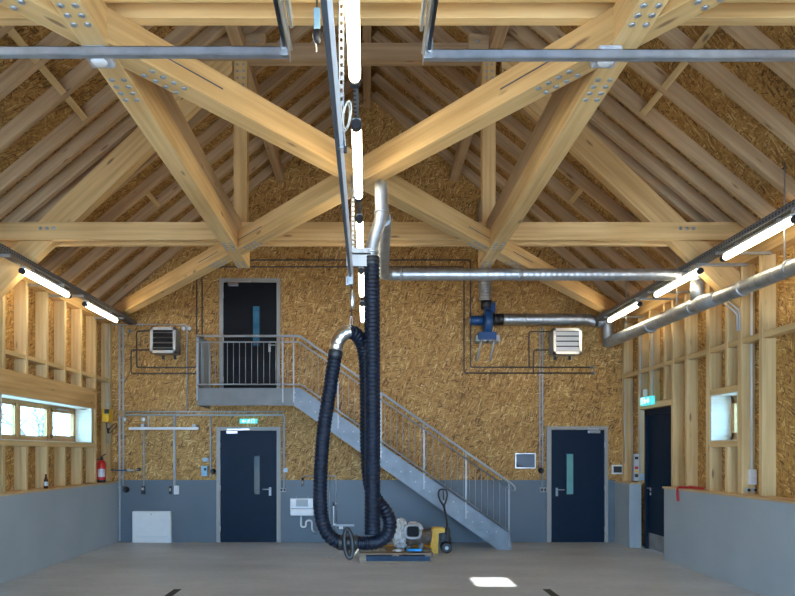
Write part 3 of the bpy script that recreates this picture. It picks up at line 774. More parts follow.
# ------------------------------------------------------------------ staircase and landing
YS = 11.83
sS = F / YS
r = root('steel_staircase', 'grey steel staircase and landing leading up to the black upper door', 'staircase', P(504, 549, YS))
def W2(px, py, Y=YS): q = P(px, py, Y); return (q.x, q.z)
def wpts(l): return [(P(x, y, YS).x, max(0.0, P(x, y, YS).z)) for x, y in l]
st = [(294, 388), (300.5, 388), (508, 533), (511, 538), (511, 552), (497.5, 552), (294, 405.5)]
s1 = G().prism(wpts(st), 1, YS, YS + .012).build('stringer', M['stair_steel'], r)
G().prism(wpts(st), 1, 12.70, 12.712).build('stringer', M['stair_steel'], r)
bl = []
for j in range(0, 14):
    x, y = 491.5 - 14.3 * j, 531.8 - 10.0 * j
    bl += [P(x - 4.7, y, YS), P(x + 4.7, y, YS)]
    q = P(x, y, YS)
    G().box((q.x - .135, YS + .012, q.z - .002), (q.x + .135, 12.70, q.z + .028)).box((q.x - .13, YS + .012, q.z - .05), (q.x - .125, 12.70, q.z)).box((q.x + .125, YS + .012, q.z - .05), (q.x + .13, 12.70, q.z)).build('tread', M['dull_steel'], r)
bl += [P(294.6, 392.5, YS), P(294.6, 397.5, YS)]
bolts(bl, (0, -1, 0), s1, .014)
lx0, lx1 = P(197, 0, YS).x, P(294, 0, YS).x; lz0, lz1 = P(0, 405.5, YS).z, P(0, 388, YS).z
G().box((lx0, YS, lz0), (lx1, YS + .012, lz1)).build('landing_fascia', M['fascia'], r)
G().box((lx0, YS + .012, lz0), (lx0 + .012, YB - .02, lz1)).build('landing_fascia', M['fascia'], r)
G().box((lx0 + .012, YS + .012, lz1 - .05), (lx1 + .12, YB - .02, lz1 - .006)).build('landing_grating', M['dull_steel'], r)
# railing
yr = YS - .022
r = root('stair_railing', 'grey steel guard railing along landing and staircase', 'railing', P(294, 388, yr))
def R(px, py): return P(px, py, yr)
G().tube(rounded([R(196.5, 336), R(300, 336), R(511, 483.5), R(515, 487.5), R(514.5, 491)], .06), .021, 10).build('handrail', M['rail_steel'], r)
G().tube(rounded([R(196.5, 342), R(299.5, 342), R(509, 488.5)], .05), .013, 8).build('upper_rail', M['rail_steel'], r)
G().tube(rounded([R(196.5, 384.3), R(301, 384.3), R(509, 531)], .05), .013, 8).build('lower_rail', M['rail_steel'], r)
def yu(px): return 342 if px <= 299.5 else 342 + (px - 299.5) * 146.5 / 209.5
def yl(px): return 384.3 if px <= 301 else 384.3 + (px - 301) * 146.7 / 208
pp = [197, 282.7, 293.6, 338, 381, 424, 466, 509]
for px in pp:
    bot = yl(px) + (18 if px not in (197, 509) else 16)
    G().box(R(px - .6, yu(px) - 5.5) + V((0, -.004, 0)), R(px + .6, bot) + V((0, .02, 0))).build('post', M['rail_steel'], r)
px = 203.2
while px < 508:
    if all(abs(px - q) > 2.5 for q in pp):
        G().cyl(R(px, yu(px)), R(px, yl(px)), .0055, 6).build('baluster', M['rail_steel'], r)
    px += 6.05
X2 = lx0 + .006
r2 = root('landing_screen', 'grey sheet screen closing the left end of the landing', 'screen', (X2, 12.3, lz1))
zA, zBt = lz1 + .02, P(0, 336, YS).z
G().box((X2 - .004, YS + .30, zA), (X2 + .004, 12.74, zBt)).build('sheet', M['plinth'], r2)
g = G()
for y in (YS + .02, YS + .28, 12.74): g.box((X2 - .02, y - .02, zA - .015), (X2 + .02, y + .02, zBt + .02))
g.box((X2 - .02, YS + .02, zBt), (X2 + .02, 12.74, zBt + .03)); g.box((X2 - .02, YS + .02, zA - .015), (X2 + .02, 12.74, zA + .02))
g.build('frame', M['dull_steel'], r2)
G().box((X2 - .006, YS + .05, zA), (X2 + .006, YS + .26, zBt)).build('end_plate', M['dull_steel'], r2)

# ------------------------------------------------------------------ doors
def door(name, fx0, fx1, ftop, lx0, lx1, ltop, bot, pane, panemat, mat, handle, hside, closer, zbot=None):
    Y = YB
    fr = P(fx0, ftop, Y); z0 = P(0, bot, Y).z if zbot is None else zbot
    r = struct(link(name, None, Matrix.Translation(V((P((fx0 + fx1) / 2, 0, Y).x, Y, z0))), None))
    A, B = P(fx0, ftop, Y), P(fx1, ftop, Y); a, b = P(lx0, ltop, Y), P(lx1, ltop, Y)
    y0, y1 = YB - .06, YB
    G().box((A.x, y0, z0), (a.x, y1, a.z)).box((b.x, y0, z0), (B.x, y1, a.z)).box((A.x, y0, a.z), (B.x, y1, A.z)).build('door_frame', M['door_frame'], r)
    lf = G().box((a.x + .004, YB - .05, z0 + .006), (b.x - .004, YB - .014, a.z - .004), .004).build('door_leaf', mat, r)
    p0, p1 = P(pane[0], pane[1], Y), P(pane[2], pane[3], Y)
    G().box((p0.x, YB - .054, p1.z), (p1.x, YB - .0505, p0.z)).build('pane', panemat, lf)
    g = G(); t = .022
    for q in (((p0.x - t, p1.z - t), (p0.x, p0.z + t)), ((p1.x, p1.z - t), (p1.x + t, p0.z + t)), ((p0.x, p0.z), (p1.x, p0.z + t)), ((p0.x, p1.z - t), (p1.x, p1.z))):
        g.box((q[0][0], YB - .06, q[0][1]), (q[1][0], YB - .0505, q[1][1]))
    g.build('pane_frame', mat, lf)
    h = P(handle[0], handle[1], Y)
    G().box((h.x - .022, YB - .06, h.z - .12), (h.x + .022, YB - .0505, h.z + .035), .004).build('lock_plate', M['dull_steel'], lf)
    G().tube(rounded([(h.x, YB - .055, h.z), (h.x, YB - .11, h.z), (h.x + hside * .13, YB - .11, h.z)], .025), .011, 8).build('handle', M['dull_steel'], lf)
    c0, c1 = P(closer[0], closer[2], Y), P(closer[1], closer[3], Y)
    cl = G().box((c0.x, YB - .11, c1.z), (c1.x, YB - .0505, c0.z), .006).build('door_closer', M['alu'], lf)
    G().box((c0.x, YB - .085, c0.z + .012), (c0.x + hside * -.0 + (.42 if closer[4] > 0 else .2), YB - .0605, c0.z + .035)).build('closer_arm', M['alu'], cl)
    hx = a.x + .0 if closer[4] > 0 else b.x
    for hz in (.25, 1.0, 1.8):
        G().cyl((hx, YB - .066, z0 + hz - .05), (hx, YB - .066, z0 + hz + .05), .009, 8).build('hinge', M['alu'], r)
    return r
door('door_1', 217, 281, 427, 221, 277, 430.5, 542, (254.5, 456, 260, 494), M['pane_dark'], M['navy'], (270.5, 489), -1, (227.5, 238.5, 430.8, 433.8, 1), 0.0)
door('door_2', 546, 607, 426.5, 550.5, 603.5, 429.8, 542, (565.8, 454, 572.3, 494), M['pane_lit'], M['navy'], (556, 489.5), 1, (586.5, 598.5, 430.5, 433.5, -1), 0.0)
door('door_3', 220, 280.5, 279, 224, 277, 283, 388, (253.5, 307, 260, 346), M['pane_blue'], M['black_door'], (270, 346), 1, (229, 239, 284, 287, 1), lz1 - .004)
# side door on the right wall
r = struct(link('door_4', None, Matrix.Translation(V((4.90, 11.36, 0))), None))
ya, yb, zt = 10.73, 11.98, 2.39; xd = 4.86
G().box((xd - .05, ya, 0), (4.98, ya + .07, zt)).box((xd - .05, yb - .07, 0), (4.98, yb, zt)).box((xd - .05, ya, zt - .09), (4.98, yb, zt)).build('door_frame', M['navy'], r)
lf = G().box((xd, ya + .07, .01), (xd + .05, yb - .07, zt - .09), .004).build('door_leaf', M['navy'], r)
G().box((xd - .006, ya + .075, .01), (xd - .0005, yb - .075, .28)).build('kick_plate', M['dull_steel'], lf)
G().box((xd - .01, yb - .17, 1.0), (xd - .0005, yb - .12, 1.03)).tube(rounded([(xd, yb - .145, 1.05), (xd - .06, yb - .145, 1.05), (xd - .06, yb - .29, 1.05)], .02), .012, 8).build('handle', M['alu'], lf)
G().lathe((xd, yb - .145, .95), (-1, 0, 0), [(0, .025), (.012, .025)], 14).build('lock', M['alu'], lf)

# ------------------------------------------------------------------ exit signs
def arrow(g, c, u, v, n, s):
    pass
r = root('exit_sign', 'lit green exit sign box above the navy door under the landing', 'exit sign', P(248, 423.5, YB), 'exit signs')
G().box(P(239.5, 423.3, YB - .07), P(257.5, 419, YB), .004).build('housing', M['sign'], r)
def pict(parent, o, u, v, n, s):
    """running figure, door and arrow pictogram on a sign face"""
    o, u, v, n = V(o), V(u), V(v), V(n); g = G()
    def bar(x0, y0, x1, y1, w):
        g.tube([o + u * x0 * s + v * y0 * s + n * .001, o + u * x1 * s + v * y1 * s + n * .001], w * s, 6)
    bar(-.9, .0, -.35, .0, .09); bar(-.9, 0, -.7, .2, .07); bar(-.9, 0, -.7, -.2, .07)       # arrow
    bar(.05, .12, -.02, -.05, .10); bar(-.02, -.05, .12, -.22, .06); bar(-.02, -.05, -.18, -.2, .06); bar(.05, .12, -.15, .05, .05); bar(.05, .12, .2, .02, .05)
    g.blob(o + u * .1 * s + v * .25 * s + n * .001, (.07 * s,) * 3, 2)
    bar(.45, -.3, .45, .3, .05); bar(.45, .3, .8, .3, .05); bar(.8, .3, .8, -.3, .05)
    return g.build('pictogram', M['sign_white'], parent)
pict(r, P(248.5, 421.2, YB - .072), (1, 0, 0), (0, 0, 1), (0, -1, 0), .13)
c = V((XS - .03, 11.62, 2.52))
r = root('exit_sign', 'lit green exit sign box above the dark side door at right', 'exit sign', c + V((0, 0, -.07)), 'exit signs')
G().box(c + V((-.04, -.30, -.07)), c + V((.028, .17, .07)), .006).build('housing', M['sign'], r)
pict(r, c + V((-.041, -.06, 0)), (0, 1, 0), (0, 0, 1), (-1, 0, 0), .18)
G().box(c + V((-.02, .0, .07)), c + V((.025, .07, .20))).build('cable_box', M['white'], r)

# ------------------------------------------------------------------ wall services
Yc = YB - .016
def conduit(label, pxs, rad=.013, mat='conduit', group='cable conduits', name='cable_conduit', Y=Yc, cat='conduit', rr=.05, clips=True):
    pts = [P(a, b, Y) if len(q) == 2 else P(a, b, q[2]) for q in pxs for a, b in [q[:2]]]
    r = root(name, label, cat, pts[0], group)
    G().tube(rounded(pts, rr), rad, 8).build('tube', M[mat], r)
    for i in range(len(pts) - 1):
        if not clips: break
        d = pts[i + 1] - pts[i]; n = int(d.length / 1.0)
        for k in range(1, n + 1):
            q = pts[i] + d * k / (n + 1); w = V((.022, 0, .012)) if abs(d.z) > abs(d.x) else V((.012, 0, .022))
            G().box(q - w + V((0, -rad - .004, 0)), q + w + V((0, .016, 0))).build('clip', M[mat], r)
    return r
conduit('vertical grey conduit pair, left line, at left corner of back wall', [(119.6, 326), (119.6, 541)], .02)
conduit('vertical grey conduit pair, right line, at left corner of back wall', [(123.3, 327), (123.3, 486)], .017)
conduit('grey conduit running level from left corner past the left heater', [(98, 324.6), (187, 324.6), (187, 410.5)], .011)
conduit('grey conduit running down the back left corner to the yellow box', [(108, 325), (108, 444)], .014, Y=12.66)
conduit('upper level grey conduit above the pale hanging bar', [(124, 411.6), (283, 411.6)], .013)
conduit('lower level grey conduit that turns down right of the lower door', [(124, 415), (284, 415), (284, 490)], .019)
conduit('thin vertical conduit under the round box left of pale bar', [(144, 421), (144, 487)], .015)
conduit('short vertical conduit above the pale hanging bar', [(148.6, 415), (148.6, 427)], .013)
conduit('thick vertical conduit dropping to the switch and white socket', [(174.6, 416), (174.6, 486)], .026)
conduit('vertical conduit beside the small blue boxes left of lower door', [(210.6, 414), (210.6, 477)], .016)
conduit('tall vertical conduit left of the right lower door, left line', [(539.8, 327), (539.8, 470)], .014)
conduit('tall vertical conduit left of the right lower door, right line', [(542.6, 327), (542.6, 488)], .014)
conduit('vertical conduit at right end of back wall above black screen', [(624.5, 381), (624.5, 463)], .011, Y=12.68)
conduit('vertical conduit right of the corner post above the control box', [(632.3, 381, 12.66), (632.3, 480, 12.66)], .011)
conduit('pale vertical conduit beside right side door post', [(640.2, 335, 11.968), (640.2, 474, 11.968)], .014)
conduit('vertical conduit dropping to the right exit sign', [(652.3, 330, 11.50), (652.3, 398, 11.50)], .014)
Yk = 8.705
def SX(y, z, x=XS - .014): return V((x, y, z))
XC = 4.838
r = root('cable_conduit', 'pale vertical conduit dropping to the white socket on right wall', 'conduit', (XC, Yk - .014, 1.45), 'cable conduits')
G().tube([(XC, Yk - .014, 1.45), (XC, Yk - .014, 3.85)], .013, 8).build('tube', M['white'], r)
r = root('cable_conduit', 'thin twin conduit bent at the top of window jamb stud', 'conduit', SX(8.76, 3.3), 'cable conduits')
for k in (0, 1): G().tube(rounded([SX(8.78 - .05 * k, 3.2), SX(8.78 - .05 * k, 3.42 + .03 * k), (XD + .12, 8.95 - .05 * k, 3.70 + .03 * k)], .05), .010, 8).build('tube', M['conduit'], r)

# round junction boxes
for (px, py, t) in ((125, 419.5, 'under the twin conduits at left corner'), (144, 419.5, 'above the thin conduit by the pale bar'), (184, 328.5, 'at the conduit bend beside the left heater, left one'), (189.5, 328.5, 'at the conduit bend beside the left heater, right one')):
    r = root('junction_box', f'round grey junction box {t}', 'junction box', P(px, py, YB), 'round junction boxes')
    G().lathe(P(px, py, YB), (0, -1, 0), [(0, .042), (.045, .042), (.05, .036)], 18).build('box', M['conduit'], r)
    G().lathe(P(px, py, YB - .05), (0, -1, 0), [(0, .028), (.006, .026)], 14).build('lid', M['white'], r)
def wallbox(name, label, cat, x0, y0, x1, y1, d, mat, extra=None, Y=YB, group=None):
    q0, q1 = P(x0, y1, Y), P(x1, y0, Y)
    r = root(name, label, cat, V(((q0.x + q1.x) / 2, Y - d / 2, q0.z)), group)
    G().box((q0.x, Y - d, q0.z), (q1.x, Y - .001, q1.z), .005).build('housing', M[mat], r)
    for e in extra or []:
        nm, ex0, ey0, ex1, ey1, m = e; a, b = P(ex0, ey1, Y), P(ex1, ey0, Y)
        G().box((a.x, Y - d - .006, a.z), (b.x, Y - d - .0003, b.z)).build(nm, M[m], r)
    return r
wallbox('light_switch', 'small black switch left of the white socket on dado', 'switch', 169.8, 486, 172.4, 494, .06, 'dark', [('rocker', 170.4, 488, 171.8, 491, 'conduit')])
wallbox('wall_socket', 'white rectangular socket box on the slate dado at left', 'socket', 174.5, 485.5, 179.4, 494.3, .05, 'white', [('flap', 175.3, 487.5, 178.6, 492.5, 'ceramic')])
wallbox('wall_socket', 'small dark socket under the thin conduit on the dado', 'socket', 142, 486, 145.6, 494, .06, 'dark', [('flap', 142.6, 487.5, 145, 490, 'conduit')])
wallbox('junction_box', 'square brown junction box where the left conduits meet', 'junction box', 119, 410.5, 126, 416.5, .06, 'cardboard', [('lid', 120, 411.5, 125, 415.5, 'cardboard')])
wallbox('control_box', 'small pale blue box above the bigger blue box by lower door', 'control box', 203, 457.8, 209, 461.5, .05, 'cee_blue', [('label', 204, 458.6, 208, 460.6, 'lens')])
wallbox('control_box', 'light blue control box with black dot beside lower door', 'control box', 202, 466, 208, 476, .07, 'cee_blue', [('button', 205, 468, 207.3, 470.5, 'dark')])
wallbox('control_box', 'small pale box on the conduit right of the lower door', 'control box', 283.5, 468, 288, 472.3, .06, 'cee_blue', [('cover', 284.3, 468.8, 287.2, 471.5, 'lens')])
wallbox('wall_socket', 'grey twin socket at conduit foot right of lower door', 'socket', 280.5, 488, 286.5, 491.7, .06, 'conduit', [('flap', 281, 488.6, 283, 491, 'dark'), ('flap', 284, 488.6, 286, 491, 'dark')])
wallbox('wall_socket', 'grey twin socket at conduit foot beside the right lower door', 'socket', 539.5, 487.5, 546, 492, .06, 'conduit', [('flap', 540, 488.2, 542.3, 491.2, 'dark'), ('flap', 543.2, 488.2, 545.4, 491.2, 'dark')])
for px, py, t in ((213.3, 471.3, 'beside the light blue control box'), (540.6, 470.5, 'on the conduit left of the right lower door'), (126.5, 489.5, 'on the dado beside the left corner conduit')):
    rd = .05 if px > 130 else .06
    r = root('wall_plug', f'round black plug {t}', 'plug', P(px, py, YB), 'round black plugs')
    G().lathe(P(px, py, YB), (0, -1, 0), [(0, rd), (.05, rd), (.07, rd * .7), (.11, rd * .6)], 18).build('body', M['dark'], r)
    G().lathe(P(px, py, YB - .11), (0, -1, 0), [(0, .018), (.05, .014)], 12).build('cable_end', M['rubber'], r)
wallbox('notice_panel', 'grey-blue framed panel on back wall right of the stair', 'panel', 515, 453, 535.5, 468.5, .02, 'alu', [('sheet', 516, 454, 534.5, 467.5, 'board'), ('sticker', 516.3, 465, 519.8, 467.2, 'cardboard')])
wallbox('touch_panel', 'white wall panel with black screen right of the right door', 'control panel', 611.3, 464.8, 622.8, 474, .03, 'white', [('screen', 613, 466.3, 621.2, 472.5, 'dark')])
zc0, zc1 = P(0, 481, 12.0).z, P(0, 454, 12.0).z
r = root('control_box', 'tall grey control box with coloured buttons near right side door', 'control box', (4.68, 12.03, zc0))
G().box((4.640, 12.0, zc0), (4.7195, 12.06, zc1), .004).build('housing', M['conduit'], r)
for nm, a_, b_, m_ in (('screen', .80, .90, 'dark'), ('button', .44, .54, 'red'), ('button', .31, .40, 'yellow'), ('button', .14, .26, 'dark')):
    G().box((4.652, 11.994, zc0 + a_ * (zc1 - zc0)), (4.708, 11.9997, zc0 + b_ * (zc1 - zc0))).build(nm, M[m_], r)
wallbox('wall_socket', 'small blue-grey socket under the coloured control box', 'socket', 639.2, 474, 643.4, 480, .05, 'cee_blue', [('flap', 640, 475, 642.6, 478.5, 'lens')], Y=11.984)

r = root('pale_bar', 'long pale bar mounted level on the back wall at left', 'bar', P(164, 430, YB))
G().box(P(128.5, 429.8, YB - .20), P(199, 427.2, YB - .14), .008).build('bar', M['white'], r)
for px in (144, 195): G().box(P(px - 3, 427.5, YB - .18), P(px + 3, 424.6, YB)).build('mount', M['dull_steel'], r)

# heaters
def heater(label, x0, x1, y0, y1, Yf, lou, pale):
    a, b = P(x0, y1, Yf), P(x1, y0, Yf)
    r = root('unit_heater', label, 'heater', V(((a.x + b.x) / 2, YB, a.z)), 'unit heaters')
    G().box((a.x + .01, Yf + .02, a.z + .01), (b.x - .01, YB - .04, b.z - .01), .006).build('casing', M['dull_steel'], r)
    t = .05; g = G()
    g.box((a.x, Yf, a.z), (a.x + t, Yf + .06, b.z)).box((b.x - t, Yf, a.z), (b.x, Yf + .06, b.z)).box((a.x, Yf, a.z), (b.x, Yf + .06, a.z + t)).box((a.x, Yf, b.z - t), (b.x, Yf + .06, b.z))
    g.build('front_frame', M['alu'] if pale else M['dull_steel'], r)
    G().box((a.x + t, Yf + .012, a.z + t), (b.x - t, Yf + .0195, b.z - t)).build('grille_back', M['black_door'], r)
    h = (b.z - a.z - 2 * t); n = 4
    for k in range(n):
        z = a.z + t + h * (k + .5) / n; w = h / n * (.86 if pale else .28)
        g = G(); g.prism([(Yf - .005, z - w / 2), (Yf + .01, z + w / 2 - .01), (Yf + .014, z + w / 2), (Yf - .001, z - w / 2)], 0, a.x + t + .004, b.x - t - .004); g.build('louvre', M['white'] if pale else M['dull_steel'], r)
    for s in (0, 1):
        xx = a.x + .12 if s == 0 else b.x - .12
        G().box((xx - .02, YB - .05, a.z - .06), (xx + .02, YB - .001, b.z + .05)).build('wall_bracket', M['dark'], r)
heater('silver fan heater with dark open louvres left of the landing', 150, 175.5, 327, 353, 12.38, 4, False)
heater('silver fan heater with bright closed louvres right of the blue fan', 553.5, 582, 328, 354, 12.42, 4, True)

# heating pipes
Yp_ = YB - .03
PG = 'heating pipes'
def hpipe(label, pts, rad=.013): return conduit(label, pts, rad, 'pipe', PG, 'heating_pipe', Yp_, 'pipe', .05)
hpipe('upper long heating pipe looping over the landing to the right heater', [(150, 331), (136.5, 331), (136.5, 367.5), (196.5, 367.5), (196.5, 260), (470.5, 260), (470.5, 367.3), (592, 367.3)])
hpipe('lower long heating pipe looping over the landing to the right heater', [(149, 350), (131, 350), (131, 373.5), (202, 373.5), (202, 266.8), (464, 266.8), (464, 373), (594, 373)])
hpipe('short upper connecting pipe at the right heater', [(552, 331.5), (529, 331.5), (529, 367)], .012)
hpipe('short lower connecting pipe at the right heater', [(552, 350), (533.5, 350), (533.5, 373)], .012)
for px, py in ((130, 331), (592, 367.3), (593, 373)):
    r = root('pipe_valve', f'small brass-grey pipe valve {"left of the left heater" if px < 200 else "at the end of the upper right pipe" if py < 370 else "at the end of the lower right pipe"}', 'valve', P(px, py, Yp_), 'pipe valves')
    G().lathe(P(px - 2, py, Yp_), (1, 0, 0), [(0, .02), (.02, .03), (.05, .03), (.07, .02)], 12).build('body', M['dull_steel'], r)
    G().cyl(P(px, py, Yp_), P(px, py, Yp_ - .07), .012, 8).build('spindle', M['dark'], r)

# yellow box with cable, extinguisher, bottle (left wall)
c = P(105, 415, 12.42); xw = -XS
r = root('pendant_control', 'yellow control unit with black cable in the back left corner', 'control unit', P(105, 422, 12.5))
G().box((xw - .02 + .02, 12.30, P(0, 422.5, 12.4).z), (xw + .12, 12.52, P(0, 409, 12.4).z), .02).build('case', M['yellow'], r)
G().box((xw + .05, 12.285, P(0, 414, 12.4).z), (xw + .13, 12.30, P(0, 409.5, 12.4).z)).build('dark_cover', M['dark'], r)
G().tube(spline([P(106.5, 422, 12.4), P(107, 428, 12.4), P(109.5, 433, 12.42), P(114, 428.5, 12.45), P(116.5, 425.5, 12.45), P(115, 423.5, 12.45), P(111, 427, 12.42), P(108, 431.5, 12.4)], 6), .008, 6).build('cable', M['dark'], r)
G().lathe(P(108, 428, 12.4), (0, 0, -1), [(0, .016), (.05, .022), (.1, .012)], 12).build('plug', M['dark'], r)
c = P(101.5, 482, 12.10); c.z = tz1
r = root('fire_extinguisher', 'red fire extinguisher standing on the left ledge in the corner', 'fire extinguisher', c)
G().lathe(c + V((0, 0, .035)), (0, 0, 1), [(0, .072), (.02, .075), (.29, .075), (.335, .06), (.36, .025)], 24).build('cylinder', M['red'], r)
G().lathe(c, (0, 0, 1), [(0, .07), (.035, .076), (.05, .076)], 24).build('base_ring', M['dark'], r)
G().lathe(c + V((0, 0, .39)), (0, 0, 1), [(0, .024), (.04, .022), (.06, .012)], 14).tube([c + V((-.02, 0, .44)), c + V((.08, -.01, .50))], .008, 8).build('valve_head', M['dark'], r)
G().tube(spline([c + V((-.02, -.02, .41)), c + V((-.085, -.04, .38)), c + V((-.095, -.04, .25)), c + V((-.085, -.03, .10))], 6), .010, 8).build('hose', M['dark'], r)
G().tube([c + V((.0, 0, .10)), c + V((0, 0, .24))], .0755, 24, cap=False).build('label_band', M['lens'], r)
for v in r.children:
    if v.name.startswith('label_band'):
        me = v.data; bm = bmesh.new(); bm.from_mesh(me)
        bmesh.ops.delete(bm, geom=[f for f in bm.faces if not (f.calc_center_median().y < -.02 and f.calc_center_median().x > -.03)], context='FACES'); bm.to_mesh(me); bm.free()
c = P(46, 489, 10.03); c.z = tz1; c.x = -4.66
r = root('beer_bottle', 'brown glass bottle with pale label standing on left ledge', 'bottle', c)
G().lathe(c, (0, 0, 1), [(0, .026), (.005, .029), (.125, .029), (.155, .018), (.19, .0125), (.215, .0125)], 18).build('glass', M['brown_glass'], r)
G().lathe(c + V((0, 0, .214)), (0, 0, 1), [(0, .014), (.008, .014)], 14).build('cap', M['alu'], r)
G().lathe(c + V((0, 0, .04)), (0, 0, 1), [(0, .0292), (0.001, .0296), (.06, .0296), (.061, .0292)], 18).build('label', M['lens'], r)
# hose tap with blue hose
r = root('water_tap', 'short blue hose with tap on back wall beside the extinguisher', 'tap', P(129, 472, YB))
G().tube([P(107, 470, YB - .05), P(127, 470.4, YB - .05)], .012, 8).build('hose', M['blue'], r)
G().lathe(P(127, 470.4, YB - .05), (1, 0, 0), [(0, .02), (.02, .032), (.05, .032), (.07, .018), (.14, .016)], 14).build('coupling', M['alu'], r)
G().lathe(P(139.5, 469.3, YB), (0, -1, 0), [(0, .03), (.03, .034), (.06, .03)], 14).build('handle', M['dark'], r)
G().cyl(P(139.5, 469.6, YB - .05), P(133, 470, YB - .05), .012, 8).build('spout', M['dull_steel'], r)

# white low cabinet
q0, q1 = P(132.3, 543, 12.72), P(171, 511.3, 12.72)
r = root('white_cabinet', 'low white cover cabinet on the floor against the dado', 'cabinet', (0.5 * (q0.x + q1.x), 12.75, 0))
G().box((q0.x, 12.71, 0), (q1.x, YB - .013, q1.z), .006).build('body', M['white'], r)
G().box((q0.x + .008, 12.7, .125), (q1.x - .008, 12.7095, q1.z - .01), .003).build('front_panel', M['white'], r)
G().box((q0.x + .008, 12.7, .01), (q1.x - .008, 12.7095, .115), .003).build('kick_panel', M['white'], r)
G().lathe(((q0.x + q1.x) / 2, 12.70, q1.z - .05), (0, -1, 0), [(0, .012), (.006, .012)], 12).build('lock', M['dull_steel'], r)

# sink
Yk2 = 12.45
r = root('wash_basin', 'white wall-hung wash basin behind the hose', 'sink', P(302, 516, YB))
a, b = P(290, 516, Yk2), P(313.5, 509, Yk2)
g = G(); bm = g.bm
g.box((a.x, Yk2 + .0, a.z), (b.x, YB - .014, b.z), .02); g.build('basin', M['ceramic'], r)
a, b = P(290, 508.5, YB), P(313.5, 498, YB)
g = G().box((P(290.3, 0, YB).x, YB - .06, a.z - .05), (P(313.3, 0, YB).x, YB - .013, b.z), .015); g.build('splashback', M['ceramic'], r)
G().box(P(296, 506.5, YB - .07), P(308, 499.5, YB - .06)).build('back_panel', M['plinth'], r)
G().tube(rounded([P(301, 515.5, 12.6), P(301, 527, 12.6), P(306, 527, 12.6), P(306, 520.5, 12.6), P(312, 520.5, 12.6), P(312, 530, 12.6), P(316, 533, 12.74)], .05), .018, 10).build('trap', M['white'], r)
for px in (296.5, 308): G().lathe(P(px, 498.5, YB - .03), (0, 0, 1), [(0, .008), (.03, .008)], 8).build('peg', M['dull_steel'], r)
conduit('small water pipe above the basin with a tap at its left end', [(302.5, 482), (302.5, 476), (336, 476), (336, 531)], .010, 'dull_steel', 'water pipes', 'water_pipe', cat='pipe')
conduit('thin vertical water pipe left of its twin behind the hose', [(329.8, 477), (329.8, 531)], .009, 'dull_steel', 'water pipes', 'water_pipe', cat='pipe')
r = root('water_tap', 'small chrome tap on the pipe above the wash basin', 'tap', P(302.5, 485, YB))
G().tube(rounded([P(302.5, 481, YB - .02), P(302.5, 481, YB - .10), P(302.5, 486, YB - .10)], .03), .014, 10).build('spout', M['alu'], r)
G().cyl(P(302.5, 480, YB - .06), P(302.5, 477.5, YB - .06), .018, 10).build('handle', M['dark'], r)
r = root('squeegee', 'pale floor squeegee hung on the dado between the hoses', 'squeegee', P(334, 527, YB - .04))
G().cyl(P(333.6, 524, YB - .05), P(333.6, 505, YB - .05), .012, 10).build('pole', M['white'], r)
G().cyl(P(333.6, 506, YB - .05), P(333.6, 502.5, YB - .05), .016, 10).build('grip', M['dark'], r)
G().box(P(335, 526.3, YB - .07), P(354.3, 524.2, YB - .04)).build('blade', M['lens'], r)
G().box(P(333, 525.5, YB - .06), P(336.5, 523.5, YB - .014)).build('bracket', M['white'], r)
G().box(P(339, 529, YB - .06), P(343, 526.4, YB - .014)).build('wall_clip', M['white'], r)

# right wall fittings
r = root('wall_socket', 'white socket box under the pale conduit on the right wall', 'socket', (XC, Yk - .03, 1.255))
G().box((XC - .042, Yk - .06, 1.255), (XC + .042, Yk - .0005, 1.445), .006).build('housing', M['white'], r)
G().box((XC - .032, Yk - .066, 1.27), (XC + .032, Yk - .0605, 1.35)).build('flap', M['ceramic'], r)
for k, x in enumerate((XC - .046, XC + .042)):
    r = root('pipe_stub', f'short grey round pipe stub under the white socket, {("left", "right")[k]} one', 'pipe stub', (x, Yk, 1.17), 'round stubs under the white socket')
    G().lathe((x, Yk, 1.185), (0, -1, 0), [(0, .03), (.03, .03)], 14).build('collar', M['conduit'], r)
    G().lathe((x, Yk - .03, 1.185), (0, -1, 0), [(0, .02), (.012, .02)], 14).build('plug', M['dark'], r)
r = root('red_strap', 'red strap draped over the edge of right ledge', 'strap', (XP + .05, 10.2, tz1))
def strip(pts, w, mat, name, parent):
    g = G(); t = .004; prev = None
    for (p, q) in zip(pts[:-1], pts[1:]):
        g.tube([p, q], w, 6)
    return g.build(name, mat, parent)
strip(spline([(XP + .18, 9.75, tz1 + .012), (XP + .10, 9.95, tz1 + .02), (XP + .06, 10.06, tz1 + .012), (XP + .02, 10.12, tz1 + .014), (XP - .022, 10.13, tz1 + .004), (XP - .028, 10.13, HP - .06), (XP - .026, 10.12, HP - .16)], 5), .018, M['red'], 'webbing', r)
strip(spline([(XP + .02, 10.10, tz1 + .012), (XP + .08, 10.0, tz1 + .022), (XP + .05, 9.92, tz1 + .03), (XP + .10, 9.82, tz1 + .02), (XP + .20, 9.70, tz1 + .012)], 5), .017, M['red'], 'loop', r)
G().box((XP + .16, 9.62, tz1), (XP + .22, 9.72, tz1 + .02), .004).build('buckle', M['dull_steel'], r)

